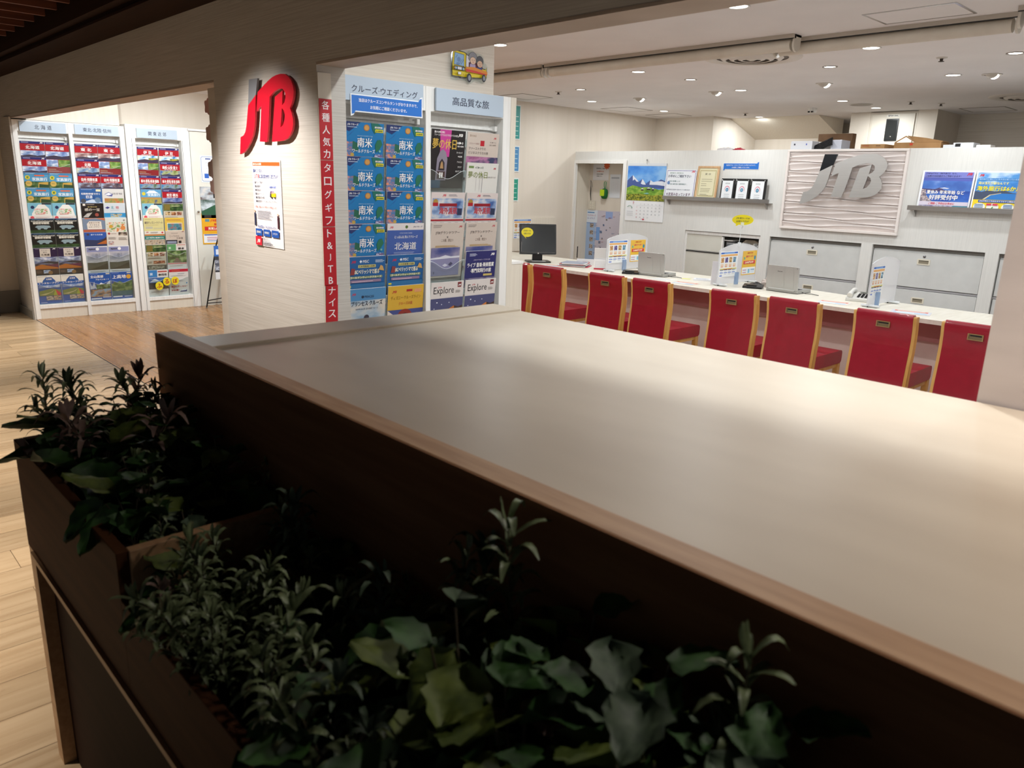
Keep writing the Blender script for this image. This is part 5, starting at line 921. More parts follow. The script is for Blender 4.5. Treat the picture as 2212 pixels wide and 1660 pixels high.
for k in range(4): m.q(.03+.03*k, .03, .001, .19, ink('#c0c4cc'), -.0014)
tag(m.build('form_sheet', None, (-6.105, YN, 1.36)), 'white form sheet with a grey grid inside the doorway', 'notice')
t = thing('light_switch', 'beige wall switch plate with two rows of rockers in the doorway', 'switch', (-6.365, YN, 1.262)); MB().rbox(-.055, .05, -.008, 0, -.055, .055, .006, col('#d8d0c0', .4), 'y').build('switch_plate', t)
for a in (-.02, .018):
    for b in (-.028, .0, .028): MB().rbox(a-.011, a+.011, -.013, -.008, b-.011, b+.011, .002, col('#e6dfd0', .4), 'y').build('rocker', t)
tag(MB().tube([(0, 0, 0), (.006, -.004, -.06), (.012, -.006, -.1), (.010, -.006, -.16), (.022, -.006, -.24)], [.002, .002, .005, .006, .003], BLACK, 8).tube([(.0, 0, 0), (.020, -.003, -.03), (.03, -.004, -.08)], .0015, BLACK, 6).build('hanging_cord', None, (-6.405, YN-.005, 1.56)), 'thin black cord hanging beside the switch plate in the doorway', 'cord')
t = thing('green_pouch', 'green netted pouch with yellow tag hanging from a green carabiner in the doorway', 'pouch', (-6.165, YN-.02, 1.42))
MB().lathe([(0, -.075), (.03, -.07), (.042, -.04), (.044, 0), (.038, .03), (.02, .045), (0, .048)], (0, 0, 0), textured('green_net', '#0f5a22', '#1c7a34', (90, 90, 90), .7, bump=.6), 18).build('net_bag', t)
MB().rbox(-.028, .034, -.052, -.044, -.04, .035, .008, col('#b8d414', .4), 'y').build('tag', t); MB().tube([(0, 0, .045), (-.012, 0, .08), (-.012, 0, .12), (.004, 0, .14), (.018, 0, .12), (.016, 0, .07), (.004, 0, .045)], .004, col('#2aa05a', .3), 8).build('carabiner', t)

# framed colour sheets on the side wall
for i, (z0, z1, c, l) in enumerate(((1.965, 2.33, '#2f9a94', 'top'), (1.62, 1.90, '#4f8fc4', 'middle'), (1.30, 1.555, '#2a9a82', 'lowest'))):
    t = thing('framed_sheet', 'narrow strip of a %s framed sheet on the side wall beside the near rack, %s' % ('teal' if i != 1 else 'blue', l), 'poster', (-6.448, 6.03, z0), 0, 'framed colour sheets on the side wall')
    MB().box(0, .006, -.13, .13, 0, z1-z0, ink('#e6ecec')).build('frame', t); m = MB().box(.006, .0075, -.12, .12, .012, z1-z0-.012, ink(c))
    for k in range(5): m.box(.0075, .008, .03, .1, .04+k*.05, .046+k*.05, ink('#cfeae6'))
    m.build('coloured_sheet', t)
# low splash board and price leaflet on the side wall, by the monitor
struct(MB().box(-6.449, -6.43, 5.35, 6.78, .742, 1.115, CREAM).build('trim_6'))
def leaflet_blue(m, w, h, y):
    m.q(0, 0, w, h, ink('#eef0f0'), y); y -= .0003
    m.q(.01, h-.02, w-.02, .013, ink('#2a62c0'), y).q(.06, h-.018, w-.12, .008, ink('#7fb0e8'), y-.0003); m.q(.01, h-.042, w-.02, .016, ink('#e8b06a'), y)
    for k, c in enumerate((('#8a5a30', '#c8925a', '#e0c090'), ('#2a2450', '#5a4a8a', '#b0a8d0'), ('#8a6a2a', '#b88a4a', '#e0c890'), ('#1c3a5a', '#5a8aa8', '#b0d0e0'))):
        x = .018+k*(w-.03)/4; m.q(x, h-.095, .045, .044, photo(*c, 60), y); m.q(x, h-.135, .045, .030, ink('#e8cdb4'), y).q(x+.004, h-.130, .03, .004, ink('#d87a5a'), y-.0003)
        for r_ in (0, 1): m.q(x-.004, .058-.024*r_, .05, .006, ink('#3f6ac8'), y).q(x, .046-.024*r_, .035, .003, ink('#a8b0c0'), y)
    m.q(.01, h-.158, w-.02, .015, ink('#e2dc96'), y).q(.06, h-.154, w-.14, .006, ink('#d88a4a'), y-.0003); m.q(.012, .008, .04, .008, ink('#2a5ac8'), y)
    return m
m = MB(); leaflet_blue(m, .285, .218, -.0012); m.box(0, .285, -.001, 0, 0, .218, ink('#eef0f0'))
tag(m.build('price_leaflet', None, (-6.427, 6.085, .885), (0, 0, pi/2)), 'white leaflet with blue header on the side wall behind the computer monitor', 'flyer')

# boxes on top of the cabinet wall
ZT = 1.885
def carton(name, label, x0, x1, y0, y1, h, m_, tape=None, cat='box', rz=0, extra=None):
    t = thing(name, label, cat, ((x0+x1)/2, (y0+y1)/2, ZT), rz); a, b = (x1-x0)/2, (y1-y0)/2
    MB().box(-a, a, -b, b, 0, h, m_).build('carton', t, bevel=.002)
    if tape: MB().box(-.02, .02, -b-.0006, b+.0006, .002, h+.0006, tape).build('tape', t)
    if extra: extra(t, a, b, h)
    return t
def lab(s, c, x, z, hh, w=None):
    def f(t, a, b, h): MB().text(s, x, z, hh, ink(c), -b-.0012, w=w, bold=.04).build('printed_mark', t)
    return f
carton('white_box', 'white box on the cabinet wall, left of the dark carton', -3.742, -3.53, 7.16, 7.4, .078, ink('#dcdde2'), extra=lambda t, a, b, h: MB().box(-.075, -.06, -b-.001, -b, .04, .055, ink('#2a2a3a')).box(.045, .055, -b-.001, -b, .04, .055, ink('#4a5ab8')).build('printed_mark', t))
carton('brown_carton', 'large dark brown carton on the cabinet wall, behind the black keyboard', -3.60, -3.27, 7.41, 7.49, .155, CARDD)
carton('small_white_box', 'small white box on the cabinet wall between the white box and the keyboard', -3.525, -3.425, 7.28, 7.38, .075, ink('#e2dcd4'))
carton('bluish_box', 'small bluish-white box on the cabinet wall, right of the black keyboard', -3.37, -3.27, 7.2, 7.38, .085, ink('#c9ccd8'))
t = thing('black_keypad', 'black keyboard leaning on boxes on top of the cabinet wall', 'keyboard', (-3.43, 7.17, ZT)); mm = Matrix.Rotation(R(-24), 4, 'Y') @ Matrix.Rotation(R(52), 4, 'X')
k_ = MB().box(-.08, .10, 0, .09, 0, .012, BLACK).tf(mm); k_.build('case', t)
kk = MB()
for i in range(9):
    for j in range(4): kk.box(-.074+.019*i, -.059+.019*i, .008+.02*j, .023+.02*j, .012, .015, DARK)
kk.tf(mm).build('keys', t)
carton('flat_carton', 'flat brown carton on the cabinet wall in front of the grey panel box', -3.085, -2.875, 7.18, 7.4, .042, CARD, extra=lambda t, a, b, h: MB().box(-.09, -.03, -b-.001, -b, .024, .030, ink('#a0401c')).box(.03, .07, -b-.001, -b, .024, .030, ink('#6a4a2c')).build('printed_mark', t))
t = thing('open_carton', 'open brown carton with raised flaps on the cabinet wall, right of the flat one', 'box', (-2.65, 7.29, ZT))
MB().box(-.15, .23, -.1, .1, 0, .052, CARD).build('carton', t, bevel=.002)
MB().prism([(-.15, .053), (-.06, .108), (.03, .053), (.02, .05), (-.06, .098), (-.14, .05)], -.1, -.095, CARD, 'y').build('flap', t); MB().prism([(.03, .053), (-.05, .104), (-.046, .108), (.10, .088), (.24, .06), (.235, .053)], -.095, .06, CARD, 'y').build('flap', t)
MB().box(-.02, .005, -.1012, -.1002, .028, .046, ink('#d0482a')).build('sticker', t)
carton('white_flat_box', 'low white box on the cabinet wall, left of the two at the right', -2.405, -2.32, 7.2, 7.35, .030, ink('#e6e8ea'))
carton('white_flat_box', 'white box with black bars on the cabinet wall at the right', -2.322, -2.17, 7.18, 7.34, .044, ink('#e4e6ea'), extra=lambda t, a, b, h: MB().box(-a-.0008, -a, -.06, .05, .008, .02, BLACK).box(-.06, -.02, -b-.001, -b, .012, .036, DARK).build('printed_mark', t))
carton('white_flat_box', 'lowest white box on the cabinet wall, farthest right of the boxes', -2.155, -2.05, 7.2, 7.32, .026, ink('#ebe7e2'))
t = thing('plastic_bag', 'crumpled white and red plastic bag on the left end of the cabinet wall', 'bag', (-4.47, 7.3, ZT))
rr = random.Random(5)
def lump(m, cx, cy, rx, ry, rz_, mat, seed):
    rr = random.Random(seed); vs = []; fs = []; n, k = 16, 7
    for j in range(k+1):
        for i in range(n):
            a = 2*pi*i/n; p = pi/2*j/k; q = 1+rr.uniform(-.16, .16)
            vs.append((cx+rx*cos(a)*cos(p)*q, cy+ry*sin(a)*cos(p)*q, max(0, rz_*sin(p)*q)))
    for j in range(k):
        for i in range(n): i2 = (i+1) % n; fs.append((j*n+i, j*n+i2, (j+1)*n+i2, (j+1)*n+i))
    return m.add(vs, fs, mat, False)
lump(MB(), -.06, 0, .10, .07, .035, ink('#dcd8da'), 3).build('white_part', t); lump(MB(), .09, .01, .07, .06, .03, ink('#b02238'), 8).build('red_part', t)

# grey steel panel box on the far wall
t = thing('electrical_panel', 'tall beige steel panel box with dark window on the far wall above the boxes', 'electrical panel', (-3.55, 9.0, 1.2))
MB().box(-.25, .25, 0, .038, 0, 1.17, col('#d8cfc0', .5)).build('outer_frame', t, bevel=.003); MB().box(-.225, .225, -.012, 0, .02, 1.145, col('#ded6c8', .45)).build('door', t, bevel=.002)
MB().rbox(-.065, .065, -.02, -.012, .865, 1.095, .004, BLACK, 'y').box(-.052, .052, -.0215, -.02, .88, 1.08, col('#2a2c2c', .15)).build('window', t); MB().lathe([(0, .004), (.009, .004), (.010, 0)], (0, 0, 0), CHROME, 12).tf(Matrix.Rotation(pi/2, 4, 'X')).build('lock', t, (0, -.0215, .91))
MB().box(-.07, .065, -.014, -.0125, 1.112, 1.14, ink('#ece8de')).text('SFW-06L', -.055, 1.118, .015, ink('#3a3a3c'), -.0145, w=.11, bold=.03).build('label_plate', t)

# ================================================================== SERVICE COUNTER
t = thing('service_counter', 'long cream service counter with dusty pink front behind the red chairs', 'counter', (-2.5, 5.55, 0))
CT = textured('cream_counter_laminate', '#e2dccd', '#ece7da', (40, 5, 5), .32)
MB().prism([(-3.93, -.33), (3.985, -.33), (3.985, .30), (.35, .30), (-.75, .50), (-3.93, .50)], .712, .74, CT, 'z').build('countertop', t, bevel=.004)
MB().box(-3.9, 3.985, -.10, -.08, .56, .712, ROSE).build('apron_panel', t); MB().box(-3.9, 3.985, -.06, -.04, 0, .56, PINK).build('front_panel', t)
for x in (-3.85, -1.5, .9, 3.9): MB().box(x, x+.03, -.04, .35, 0, .712, PINK).build('side_panel', t)
ZC = .74
# red chairs
def red_chair(label):
    t = thing('red_chair', label, 'chair', (0, 0, 0), 0, 'red leather chairs at the counter')
    W = .33; hw = W/2
    zs = [.34, .42, .50, .58, .66, .73, .79, .81]; off = [-.012, -.008, 0, .010, .014, .008, -.004, -.004]
    def prof(dy0, dy1, z0=0): return [(o+dy0, z) for o, z in zip(off, zs)]+[(o+dy1, z) for o, z in list(zip(off, zs))[::-1]]
    # back upholstery: slightly rounded slab
    pr = [(off[i], zs[i]) for i in range(len(zs)-1)]; top = [(off[-1]+.008, .818), (off[-1]+.030, .820), (off[-1]+.044, .808)]
    loop = pr+top+[(o+.05, z) for o, z in list(zip(off, zs))[:-1][::-1]]
    MB().prism(loop, -hw, hw, RED, 'x', smooth=True).build('backrest', t, bevel=.006)
    for s in (-1, 1):
        z2 = [0, .18, .34]+zs[1:-1]+[.808]; o2 = [-.012, -.012, -.012]+off[1:-1]+[-.002]
        lp = [(o+.004, z) for o, z in zip(o2, z2)]+[(o+.05, z) for o, z in list(zip(o2, z2))[::-1]]
        MB().prism(lp, s*hw if s > 0 else -hw-.018, hw+.018 if s > 0 else -hw, OAK, 'x', smooth=True).build('back_leg', t, bevel=.003)
        MB().prism([(.43, 0), (.46, 0), (.468, .36), (.43, .36)], s*(hw-.018)-.016, s*(hw-.018)+.016, OAK, 'x').build('front_leg', t, bevel=.003)
    MB().box(-hw+.008, hw-.008, .05, .455, .335, .365, OAK).build('seat_frame', t)
    MB().rbox(-hw+.002, hw-.002, .048, .478, .362, .452, .022, RED, 'x', 5).build('seat', t, bevel=.012, seg=3)
    g = MB(); g.box(-.040, .040, -.006, .012, .727, .732, BR).box(-.040, .040, -.006, .012, .758, .763, BR).box(-.040, -.034, -.006, .012, .732, .758, BR).box(.034, .040, -.006, .012, .732, .758, BR).box(-.034, .034, .0, .004, .732, .758, BR2).box(-.028, .030, -.001, .0, .748, .756, DARK)
    g.tf(Matrix.Translation((0, -.003+.004, 0))); g.build('handle_plate', t, label='brass handle plate'); return t
BR = col('#b09468', .35, .6); BR2 = col('#8c7a5c', .4, .5)
CH = [(-4.575, 'second from the left'), (-3.925, 'third from the left'), (-3.49, 'fourth from the left'), (-2.78, 'fifth from the left'), (-2.337, 'sixth from the left'), (-1.757, 'seventh from the left'), (-1.255, 'rightmost, cut by the right column')]
c0 = red_chair('red leather chair with oak sides at the counter, leftmost, mostly hidden'); c0.location = (-4.985, 4.745, 0)
LAB = ['red leather chair with oak sides at the counter, %s' % l for _, l in CH]
rr = random.Random(3)
for (x, _), l in zip(CH, LAB): dup(c0, (x, 4.745+rr.uniform(-.006, .006), 0), (0, 0, R(rr.uniform(-1, 1))), l)

# frosted dividers with leaflets
def divider(x, y0, y1, label, h=.30, arc=.05):
    t = thing('frosted_divider', label, 'divider', (x, y0, ZC), 0, 'frosted dividers on the counter'); L = y1-y0
    n = 14; top = [(L*i/n, h+arc*sin(pi*i/n)**.8) for i in range(n+1)]
    MB().prism([(0, .012), (L, .012)]+top[::-1], -.0025, .0025, FROST, 'x', side=col('#d4d9dd', .2)).build('board', t)
    for y in (.05, L-.08): MB().box(-.05, .05, y, y+.028, 0, .012, col('#c9ced2', .15)).tube([(-.055, y-.004, .012), (.07, y-.004, .012)], .008, col('#e2e6e9', .1), 10).box(-.012, -.006, y-.012, y+.02, 0, .02, DARK).build('foot_clamp', t)
    return t
divider(-4.50, 5.43, 6.035, 'frosted counter divider beside the white desk calendar', .29, .05)
divider(-3.345, 5.44, 6.035, 'frosted counter divider carrying the yellow speech bubble', .285, .05)
divider(-2.11, 5.36, 5.84, 'frosted counter divider nearest the right column', .30, .04)
def leaflet_obj(x, y, z, label, w, h=.205, rz=pi/2):
    m = MB(); leaflet_blue(m, .285, .218, -.0008); m.box(0, .285, -.0005, 0, 0, .218, ink('#f0f1f1')); m.tf(Matrix.Diagonal((w/.285, 1, h/.218, 1)))
    tag(m.build('price_leaflet', None, (x, y, z), (0, 0, rz)), label, 'flyer', 'blue-headed price leaflets')
leaflet_obj(-4.4965, 5.455, .815, 'white leaflet with blue header on the divider beside the desk calendar', .275)
leaflet_obj(-3.3415, 5.455, .810, 'white leaflet with blue header on the divider under the speech bubble', .270)
leaflet_obj(-2.1065, 5.378, .818, 'white leaflet with blue header on the divider nearest the right column', .200)
def yellow_flyer(x, y, z, label):
    m = MB().box(0, .225, -.0005, 0, 0, .20, ink('#e9bb46')); yy = -.0009
    m.q(.008, .008, .209, .055, ink('#f0f1ee'), yy).q(.008, .070, .209, .022, ink('#e8b93a'), yy).text('期間限定 旅行券', .07, .176, .012, ink('#c84a2a'), yy, w=.09, bold=.04).text('旅行クーポン', .055, .145, .018, ink('#d8405a'), yy-.0003, w=.12, bold=.05).q(.02, .090, .185, .028, ink('#d83a40'), yy).text('2,000円OFF', .04, .094, .02, ink('#f4e8c8'), yy-.0004, w=.14, bold=.05).disc(.198, .14, .014, .018, ink('#2f86a8'), yy).q(.02, .13, .022, .02, ink('#6fae90'), yy)
    for k in range(2): m.q(.014, .014+.02*k, .07, .014, ink('#c8dcec'), yy-.0003).q(.02, .019+.02*k, .05, .004, ink('#d84a4a'), yy-.0006)
    m.q(.10, .014, .03, .034, ink('#8ac0d8'), yy-.0003).q(.14, .012, .07, .038, ink('#d8e4ee'), yy-.0003).q(.145, .04, .06, .005, ink('#3f86c8'), yy-.0006)
    tag(m.build('yellow_flyer', None, (x, y, z), (0, 0, pi/2)), label, 'flyer', 'yellow coupon flyers')
yellow_flyer(-4.4965, 5.775, .815, 'yellow and red coupon flyer on the divider beside the desk calendar')
yellow_flyer(-3.3415, 5.80, .808, 'yellow and red coupon flyer on the divider under the speech bubble')
for x, y, l in ((-4.49, 5.66, 'beside the desk calendar'), (-3.34, 5.70, 'under the speech bubble'), (-2.10, 5.47, 'nearest the right column')):
    tag(MB().box(-.014, .0, 0, .045, 0, .10, clear('blue_tinted_plastic', '#9cc4e6', .08, .35)).build('blue_pocket', None, (x+.012, y, ZC)), 'small translucent blue pocket at the foot of the divider %s' % l, 'holder', 'blue pockets on the dividers')
# speech bubble sign on a clip
def bubble(w, h, tail):
    pts = []; n = 40; a0 = R(-118)
    for i in range(n+1): a = a0+.16+(2*pi-.34)*i/n; pts.append((w*cos(a), h*sin(a)))
    pts.append(tail); return pts
def bubble_sign(name, label, loc, rz, w, h, tail, clip):
    t = thing(name, label, 'sign', loc, rz)
    P = bubble(w, h, tail); m = MB().prism(P, -.001, .001, ink('#e8d817'), 'y'); m.text('JTB 旅カードは', 0, h*.10, h*.40, ink('#2a3a3a'), -.0016, w=w*1.25, align='c', bold=.02, rot=0).text('お持ちですか？', 0, -h*.50, h*.42, ink('#2a3a3a'), -.0016, w=w*1.2, align='c', bold=.02)
    m.build('bubble_board', t)
    if clip:
        MB().tube([(0, 0, -h+.01), (-.004, .003, -.09), (-.008, .003, -.15), (-.01, .003, -.19)], .0022, EDGE, 6).box(-.014, .012, -.008, .004, -h-.004, -h+.022, col('#e6ead0', .2)).tube([(0, -.004, -h), (.008, -.004, -h-.018), (-.004, -.004, -h-.022)], .0015, CHROME, 6).box(-.02, .006, -.006, .01, -.215, -.18, col('#e8ecef', .15)).build('clip_stem', t)
    return t
bubble_sign('speech_bubble_sign', 'yellow speech-bubble sign clipped above the middle frosted divider', (-3.33, 5.72, 1.264), R(36), .084, .041, (-.050, -.052), True)
# monitor
t = thing('computer_monitor', 'black desktop monitor with dark screen at the left end of the counter', 'monitor', (-5.44, 5.50, ZC), R(55))
mt = Matrix.Translation((0, 0, .075)) @ Matrix.Rotation(R(-12), 4, 'X') @ Matrix.Translation((0, 0, -.075))
MB().rbox(-.185, .185, -.012, .022, .075, .375, .006, BLACK, 'y').tf(mt).build('casing', t, bevel=.002)
MB().box(-.170, .170, -.0135, -.0115, .098, .362, col('#1d2021', .22)).tf(mt).build('screen', t)
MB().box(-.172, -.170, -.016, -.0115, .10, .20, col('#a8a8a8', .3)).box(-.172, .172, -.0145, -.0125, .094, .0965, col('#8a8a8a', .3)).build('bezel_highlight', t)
MB().lathe([(0, .002), (.009, .002), (.009, 0)], (0, 0, 0), CHROME, 16).tf(mt @ Matrix.Translation((0, -.0125, .085)) @ Matrix.Rotation(pi/2, 4, 'X')).build('round_badge', t)
MB().prism([(.02, .012), (.06, .012), (.05, .08), (.03, .14), (.012, .13), (.02, .07)], -.05, .05, BLACK, 'x').build('neck', t)
MB().rbox(-.12, .12, -.10, .10, 0, .012, .02, BLACK, 'z').box(-.07, .07, -.09, -.02, .012, .014, col('#c9c9c9', .3)).build('base', t, bevel=.002)
bubble_sign('speech_bubble_sticker', 'yellow speech-bubble sticker on the black monitor screen', (-5.528, 5.428, 1.029), R(55), .060, .046, (-.01, -.064), False).rotation_euler = (R(-12), 0, R(55))
# laptops
def laptop(x, y, label, rz):
    t = thing('laptop', label, 'laptop', (x, y, ZC), rz, 'silver laptops on the counter'); SV = col('#b9b9b6', .38, .35)
    MB().rbox(-.135, .135, -.01, .20, .004, .026, .01, col('#a9a9a6', .4, .3), 'z').build('base', t, bevel=.002)
    MB().box(-.135, .135, .0, .198, 0, .004, DARK).build('foot', t)
    m = MB().rbox(-.133, .133, -.006, .006, 0, .178, .008, SV, 'y').prism([(-.085, .012), (.02, .012), (.012, .172), (-.075, .172)], -.0075, -.006, SV, 'y').prism([(.03, .012), (.10, .012), (.088, .172), (.024, .172)], -.0075, -.006, SV, 'y')
    m.text('Panasonic', -.02, .132, .0075, ink('#3c3c40'), -.0080, w=.042, align='c', bold=.05); m.disc(.12, .168, .003, .003, ink('#4a4a50'), -.0082, 10)
    m.tf(Matrix.Translation((0, -.006, .026)) @ Matrix.Rotation(R(4), 4, 'X')); m.build('lid', t)
    m = MB().box(-.12, .12, .0062, .0068, .012, .165, DARK); m.tf(Matrix.Translation((0, -.006, .026)) @ Matrix.Rotation(R(4), 4, 'X')); m.build('display', t)
    MB().tube([(-.11, -.006, .022), (.11, -.006, .022)], .009, SV, 10).build('hinge', t)
    k = MB()
    for i in range(12):
        for j in range(4): k.box(-.112+.019*i, -.097+.019*i, .03+.02*j, .045+.02*j, .026, .028, DARK)
    k.build('keyboard', t); MB().tube([(.135, .06, .01), (.17, .05, .006), (.21, .08, .005), (.27, .06, .004)], .0025, BLACK, 6).build('cable', t)
    return t
laptop(-4.08, 5.56, 'silver laptop seen from behind its lid, left one, beside the first yellow flyer', R(5)); laptop(-2.86, 5.60, 'silver laptop seen from behind its lid, right one, near the computer mouse', R(-2))
# calendars, papers, phones
t = thing('desk_calendar', 'white tabletop calendar with red foot on the counter left of the first divider', 'calendar', (-4.645, 5.53, ZC), R(40))
m = MB().box(-.06, .06, -.002, .002, 0, .2, ink('#f1efee')); m.q(-.06, 0, .12, .014, ink('#c01c36'), -.0025).q(-.055, .178, .11, .0015, ink('#3a72a8'), -.0025).q(-.055, .098, .11, .0015, ink('#3a5a88'), -.0025)
for b in (.108, .022):
    for i in range(7):
        for j in range(5): m.q(-.045+.0135*i, b+.012*j, .006, .004, ink('#a8a8b0'), -.0025)
m.tf(Matrix.Rotation(R(-10), 4, 'X')); m.build('front_pages', t); MB().prism([(.034, 0), (.038, 0), (.004, .197), (0, .197)], -.06, .06, ink('#e8e6e4'), 'x').tf(Matrix.Identity(4)).build('rear_leg', t)
rr = random.Random(12)
def sheet(x, y, w, h, rz, c, label, z=0, deco=None, name='paper_sheet', grp='loose papers on the counter', th=.0012):
    m = MB().box(-w/2, w/2, -h/2, h/2, 0, th, ink(c))
    if deco == 'flyer':
        m.box(-w*.42, w*.42, h*.12, h*.42, th, th+.0002, ink('#d86a5a')).box(-w*.35, w*.35, h*.2, h*.32, th+.0002, th+.0004, ink('#f0e0d0')).box(-w*.42, w*.42, -h*.42, 0, th, th+.0002, ink('#b8cce0')).box(-w*.35, w*.1, -h*.3, -h*.1, th+.0002, th+.0004, ink('#e4ecf2'))
    elif deco == 'lines':
        for k in range(6): m.box(-w*.38, w*(.38-.1*(k % 3)), -h*.38+k*h*.13, -h*.38+k*h*.13+.004, th, th+.0002, ink('#9aa2b4'))
    o = m.build(name, None, (x, y, ZC+.0005+z), (0, 0, rz)); return tag(o, label, 'paper', grp)
sheet(-5.10, 5.36, .21, .15, R(12), '#dccfc4', 'flyer lying on the counter between monitor and paper pile', 0, 'flyer')
sheet(-3.86, 5.44, .21, .15, R(-8), '#eceae4', 'white sheet lying on the counter right of the first laptop', 0, 'lines')
sheet(-3.60, 5.38, .22, .15, R(6), '#e0d4c8', 'pale printed flyer lying on the counter left of the middle divider', 0, 'flyer')
sheet(-3.78, 5.66, .075, .06, R(20), '#e9e68a', 'small yellow note on the counter behind the first laptop cable', 0)
sheet(-3.64, 5.70, .15, .10, R(30), '#eef0f6', 'white pad with blue mark on the counter left of the middle divider', 0, 'lines', th=.012)
sheet(-2.36, 5.40, .22, .15, R(10), '#e4dcd6', 'printed flyer lying on the counter left of the right divider', 0, 'flyer')
sheet(-1.84, 5.42, .24, .16, R(14), '#d8d8e0', 'printed flyer lying on the counter at the right end', 0, 'flyer')
cols = ['#c8304a', '#e8e6e6', '#2a2f5a', '#d8d4d2', '#b02a40', '#e6e4e4', '#9aa0b0']
for i in range(7):
    sheet(-4.98+rr.uniform(-.012, .012), 5.55+rr.uniform(-.01, .01), .29-.012*i, .20, R(28+rr.uniform(-7, 7)), cols[i], '%s document in the paper pile left of the desk calendar, %s' % (('red', 'white', 'navy', 'pale grey', 'dark red', 'whitish', 'blue-grey')[i], ('lowest', 'second from below', 'third from below', 'middle', 'third from top', 'second from top', 'topmost')[i]), .0052*i, None, 'document', 'paper pile on the counter', .005)
m = MB().box(-.085, .085, -.003, .003, 0, .062, ink('#efeeee')); m.text('ご案内', -.045, .022, .014, ink('#d84a5a'), -.0036, w=.09, bold=.02)
tag(m.build('folded_card', None, (-4.98, 5.70, ZC), (R(-8), 0, R(32))), 'white upright card with red lettering behind the paper pile', 'sign')
def phone(x, y, rz, label, c=BLACK):
    t = thing('telephone', label, 'telephone', (x, y, ZC), rz, 'desk telephones')
    MB().prism([(-.09, 0), (.09, 0), (.09, .05), (-.09, .022)], -.08, .08, c, 'x').build('body', t, bevel=.004)
    pts = [(-.105, -.005+.02*0, .045), (-.05, 0, .062), (0, 0, .066), (.05, 0, .062), (.105, 0, .045)]
    m = MB().tube([(-.055, -.085, .040), (-.055, -.05, .055), (-.055, 0, .062), (-.055, .05, .068), (-.055, .085, .062)], [.02, .016, .014, .016, .02], c, 10); m.build('handset', t)
    k = MB()
    for i in range(3):
        for j in range(4): k.box(-.01+.025*i, .006+.025*i, -.06+.022*j, -.045+.022*j, .03+.004*j, .036+.004*j, DARK if c is not BLACK else col('#3a3a3e', .4))
    k.build('keypad', t)
    if c is not BLACK: MB().box(-.01, .065, .045, .075, .052, .056, col('#5a6258', .3)).build('display', t)
    return t
phone(-2.30, 5.70, R(12), 'off-white desk telephone with raised display left of the right divider', col('#d8d6d0', .4))
def flatdev(x, y, rz, label):
    t = thing('card_terminal', label, 'card terminal', (x, y, ZC), rz, 'small black devices on the counter')
    MB().prism([(-.04, 0), (.05, 0), (.05, .03), (-.04, .016)], -.075, .075, BLACK, 'x').build('body', t, bevel=.004); MB().box(-.05, .03, -.02, .03, .022, .026, DARK).build('keypad', t)
    MB().tube([(-.06, -.04, .005), (-.03, -.07, .004), (.02, -.06, .004), (.03, -.03, .006)], .002, BLACK, 6).build('cable', t); return t
flatdev(-4.275, 5.52, R(30), 'small black terminal between the first flyer divider and the left laptop')
flatdev(-3.12, 5.62, R(20), 'small black terminal under the computer mouse near the right laptop')
t = thing('computer_mouse', 'black computer mouse resting on the small terminal near the right laptop', 'mouse', (-3.15, 5.70, ZC), R(50))
vs = []; fs = []; n, k = 20, 8
for j in range(k+1):
    for i in range(n): a = 2*pi*i/n; p = pi/2*j/k; vs.append((.062*cos(a)*cos(p), .035*sin(a)*cos(p), .008+.032*sin(p)*(1+.15*cos(a))))
for j in range(k):
    for i in range(n): i2 = (i+1) % n; fs.append((j*n+i, j*n+i2, (j+1)*n+i2, (j+1)*n+i))
MB().add(vs, fs, BLACK, True).add([(.062*cos(2*pi*i/n), .035*sin(2*pi*i/n), 0) for i in range(n)]+[(.062*cos(2*pi*i/n), .035*sin(2*pi*i/n), .008) for i in range(n)], [(i, (i+1) % n, n+(i+1) % n, n+i) for i in range(n)], BLACK).build('shell', t)
MB().tube([(.06, 0, .012), (.10, .03, .004), (.15, .02, .003), (.19, .05, .003)], .0018, BLACK, 6).build('cable', t)
tag(lump(MB(), 0, 0, .09, .06, .085, textured('pale_plastic_bundle', '#b9aca2', '#d6c9c2', (20, 20, 20), .5), 21).build('pale_bundle', None, (-3.06, 5.80, ZC)), 'crumpled pale pinkish bundle behind the computer mouse', 'bundle')
t = thing('brochure_stand', 'dark leaning booklet stand left of the middle divider', 'stand', (-3.41, 5.52, ZC), R(35))
MB().prism([(0, 0), (.09, 0), (.085, .004), (.012, .19), (.004, .19)], -.03, .03, ink('#e8e6ea'), 'x').build('booklet', t); MB().box(-.028, .028, .01, .07, .004, .10, ink('#4a3a44')).build('dark_pages', t)

# ================================================================== FOREGROUND DESK AND PLANTER
t = thing('front_desk', 'large beige desk with brown edge filling the foreground', 'desk', (-.3, 1.2, 0))
def L_(x0, x1, y0, y1, z0, z1, m): return (x0+.3, x1+.3, y0-1.2, y1-1.2, z0, z1, m)
MB().box(*L_(-1.83, 1.5, .716, 1.775, 1.055, 1.084, DESKTOP)).build('desk_top', t)
MB().box(*L_(-1.965, -1.828, .716, 1.775, 1.02, 1.091, DESKTOP)).build('end_ledge', t, bevel=.002)
MB().box(*L_(-2.035, 1.5, .668, .716, 0, 1.099, BROWNE)).build('edge_board', t, bevel=.0015)
MB().box(*L_(-2.035, 1.5, .664, .668, 0, 1.0985, BROWN)).build('planter_side_board', t)
MB().box(*L_(-1.96, 1.5, .716, 1.74, 0, 1.055, WHITE2)).build('cabinet_body', t)
t = thing('planter_box', 'long brown wooden planter box with stepped rim in front of the desk', 'planter', (-.3, .5, 0))
def P_(x0, x1, y0, y1, z0, z1, m): return (x0+.3, x1+.3, y0-.5, y1-.5, z0, z1, m)
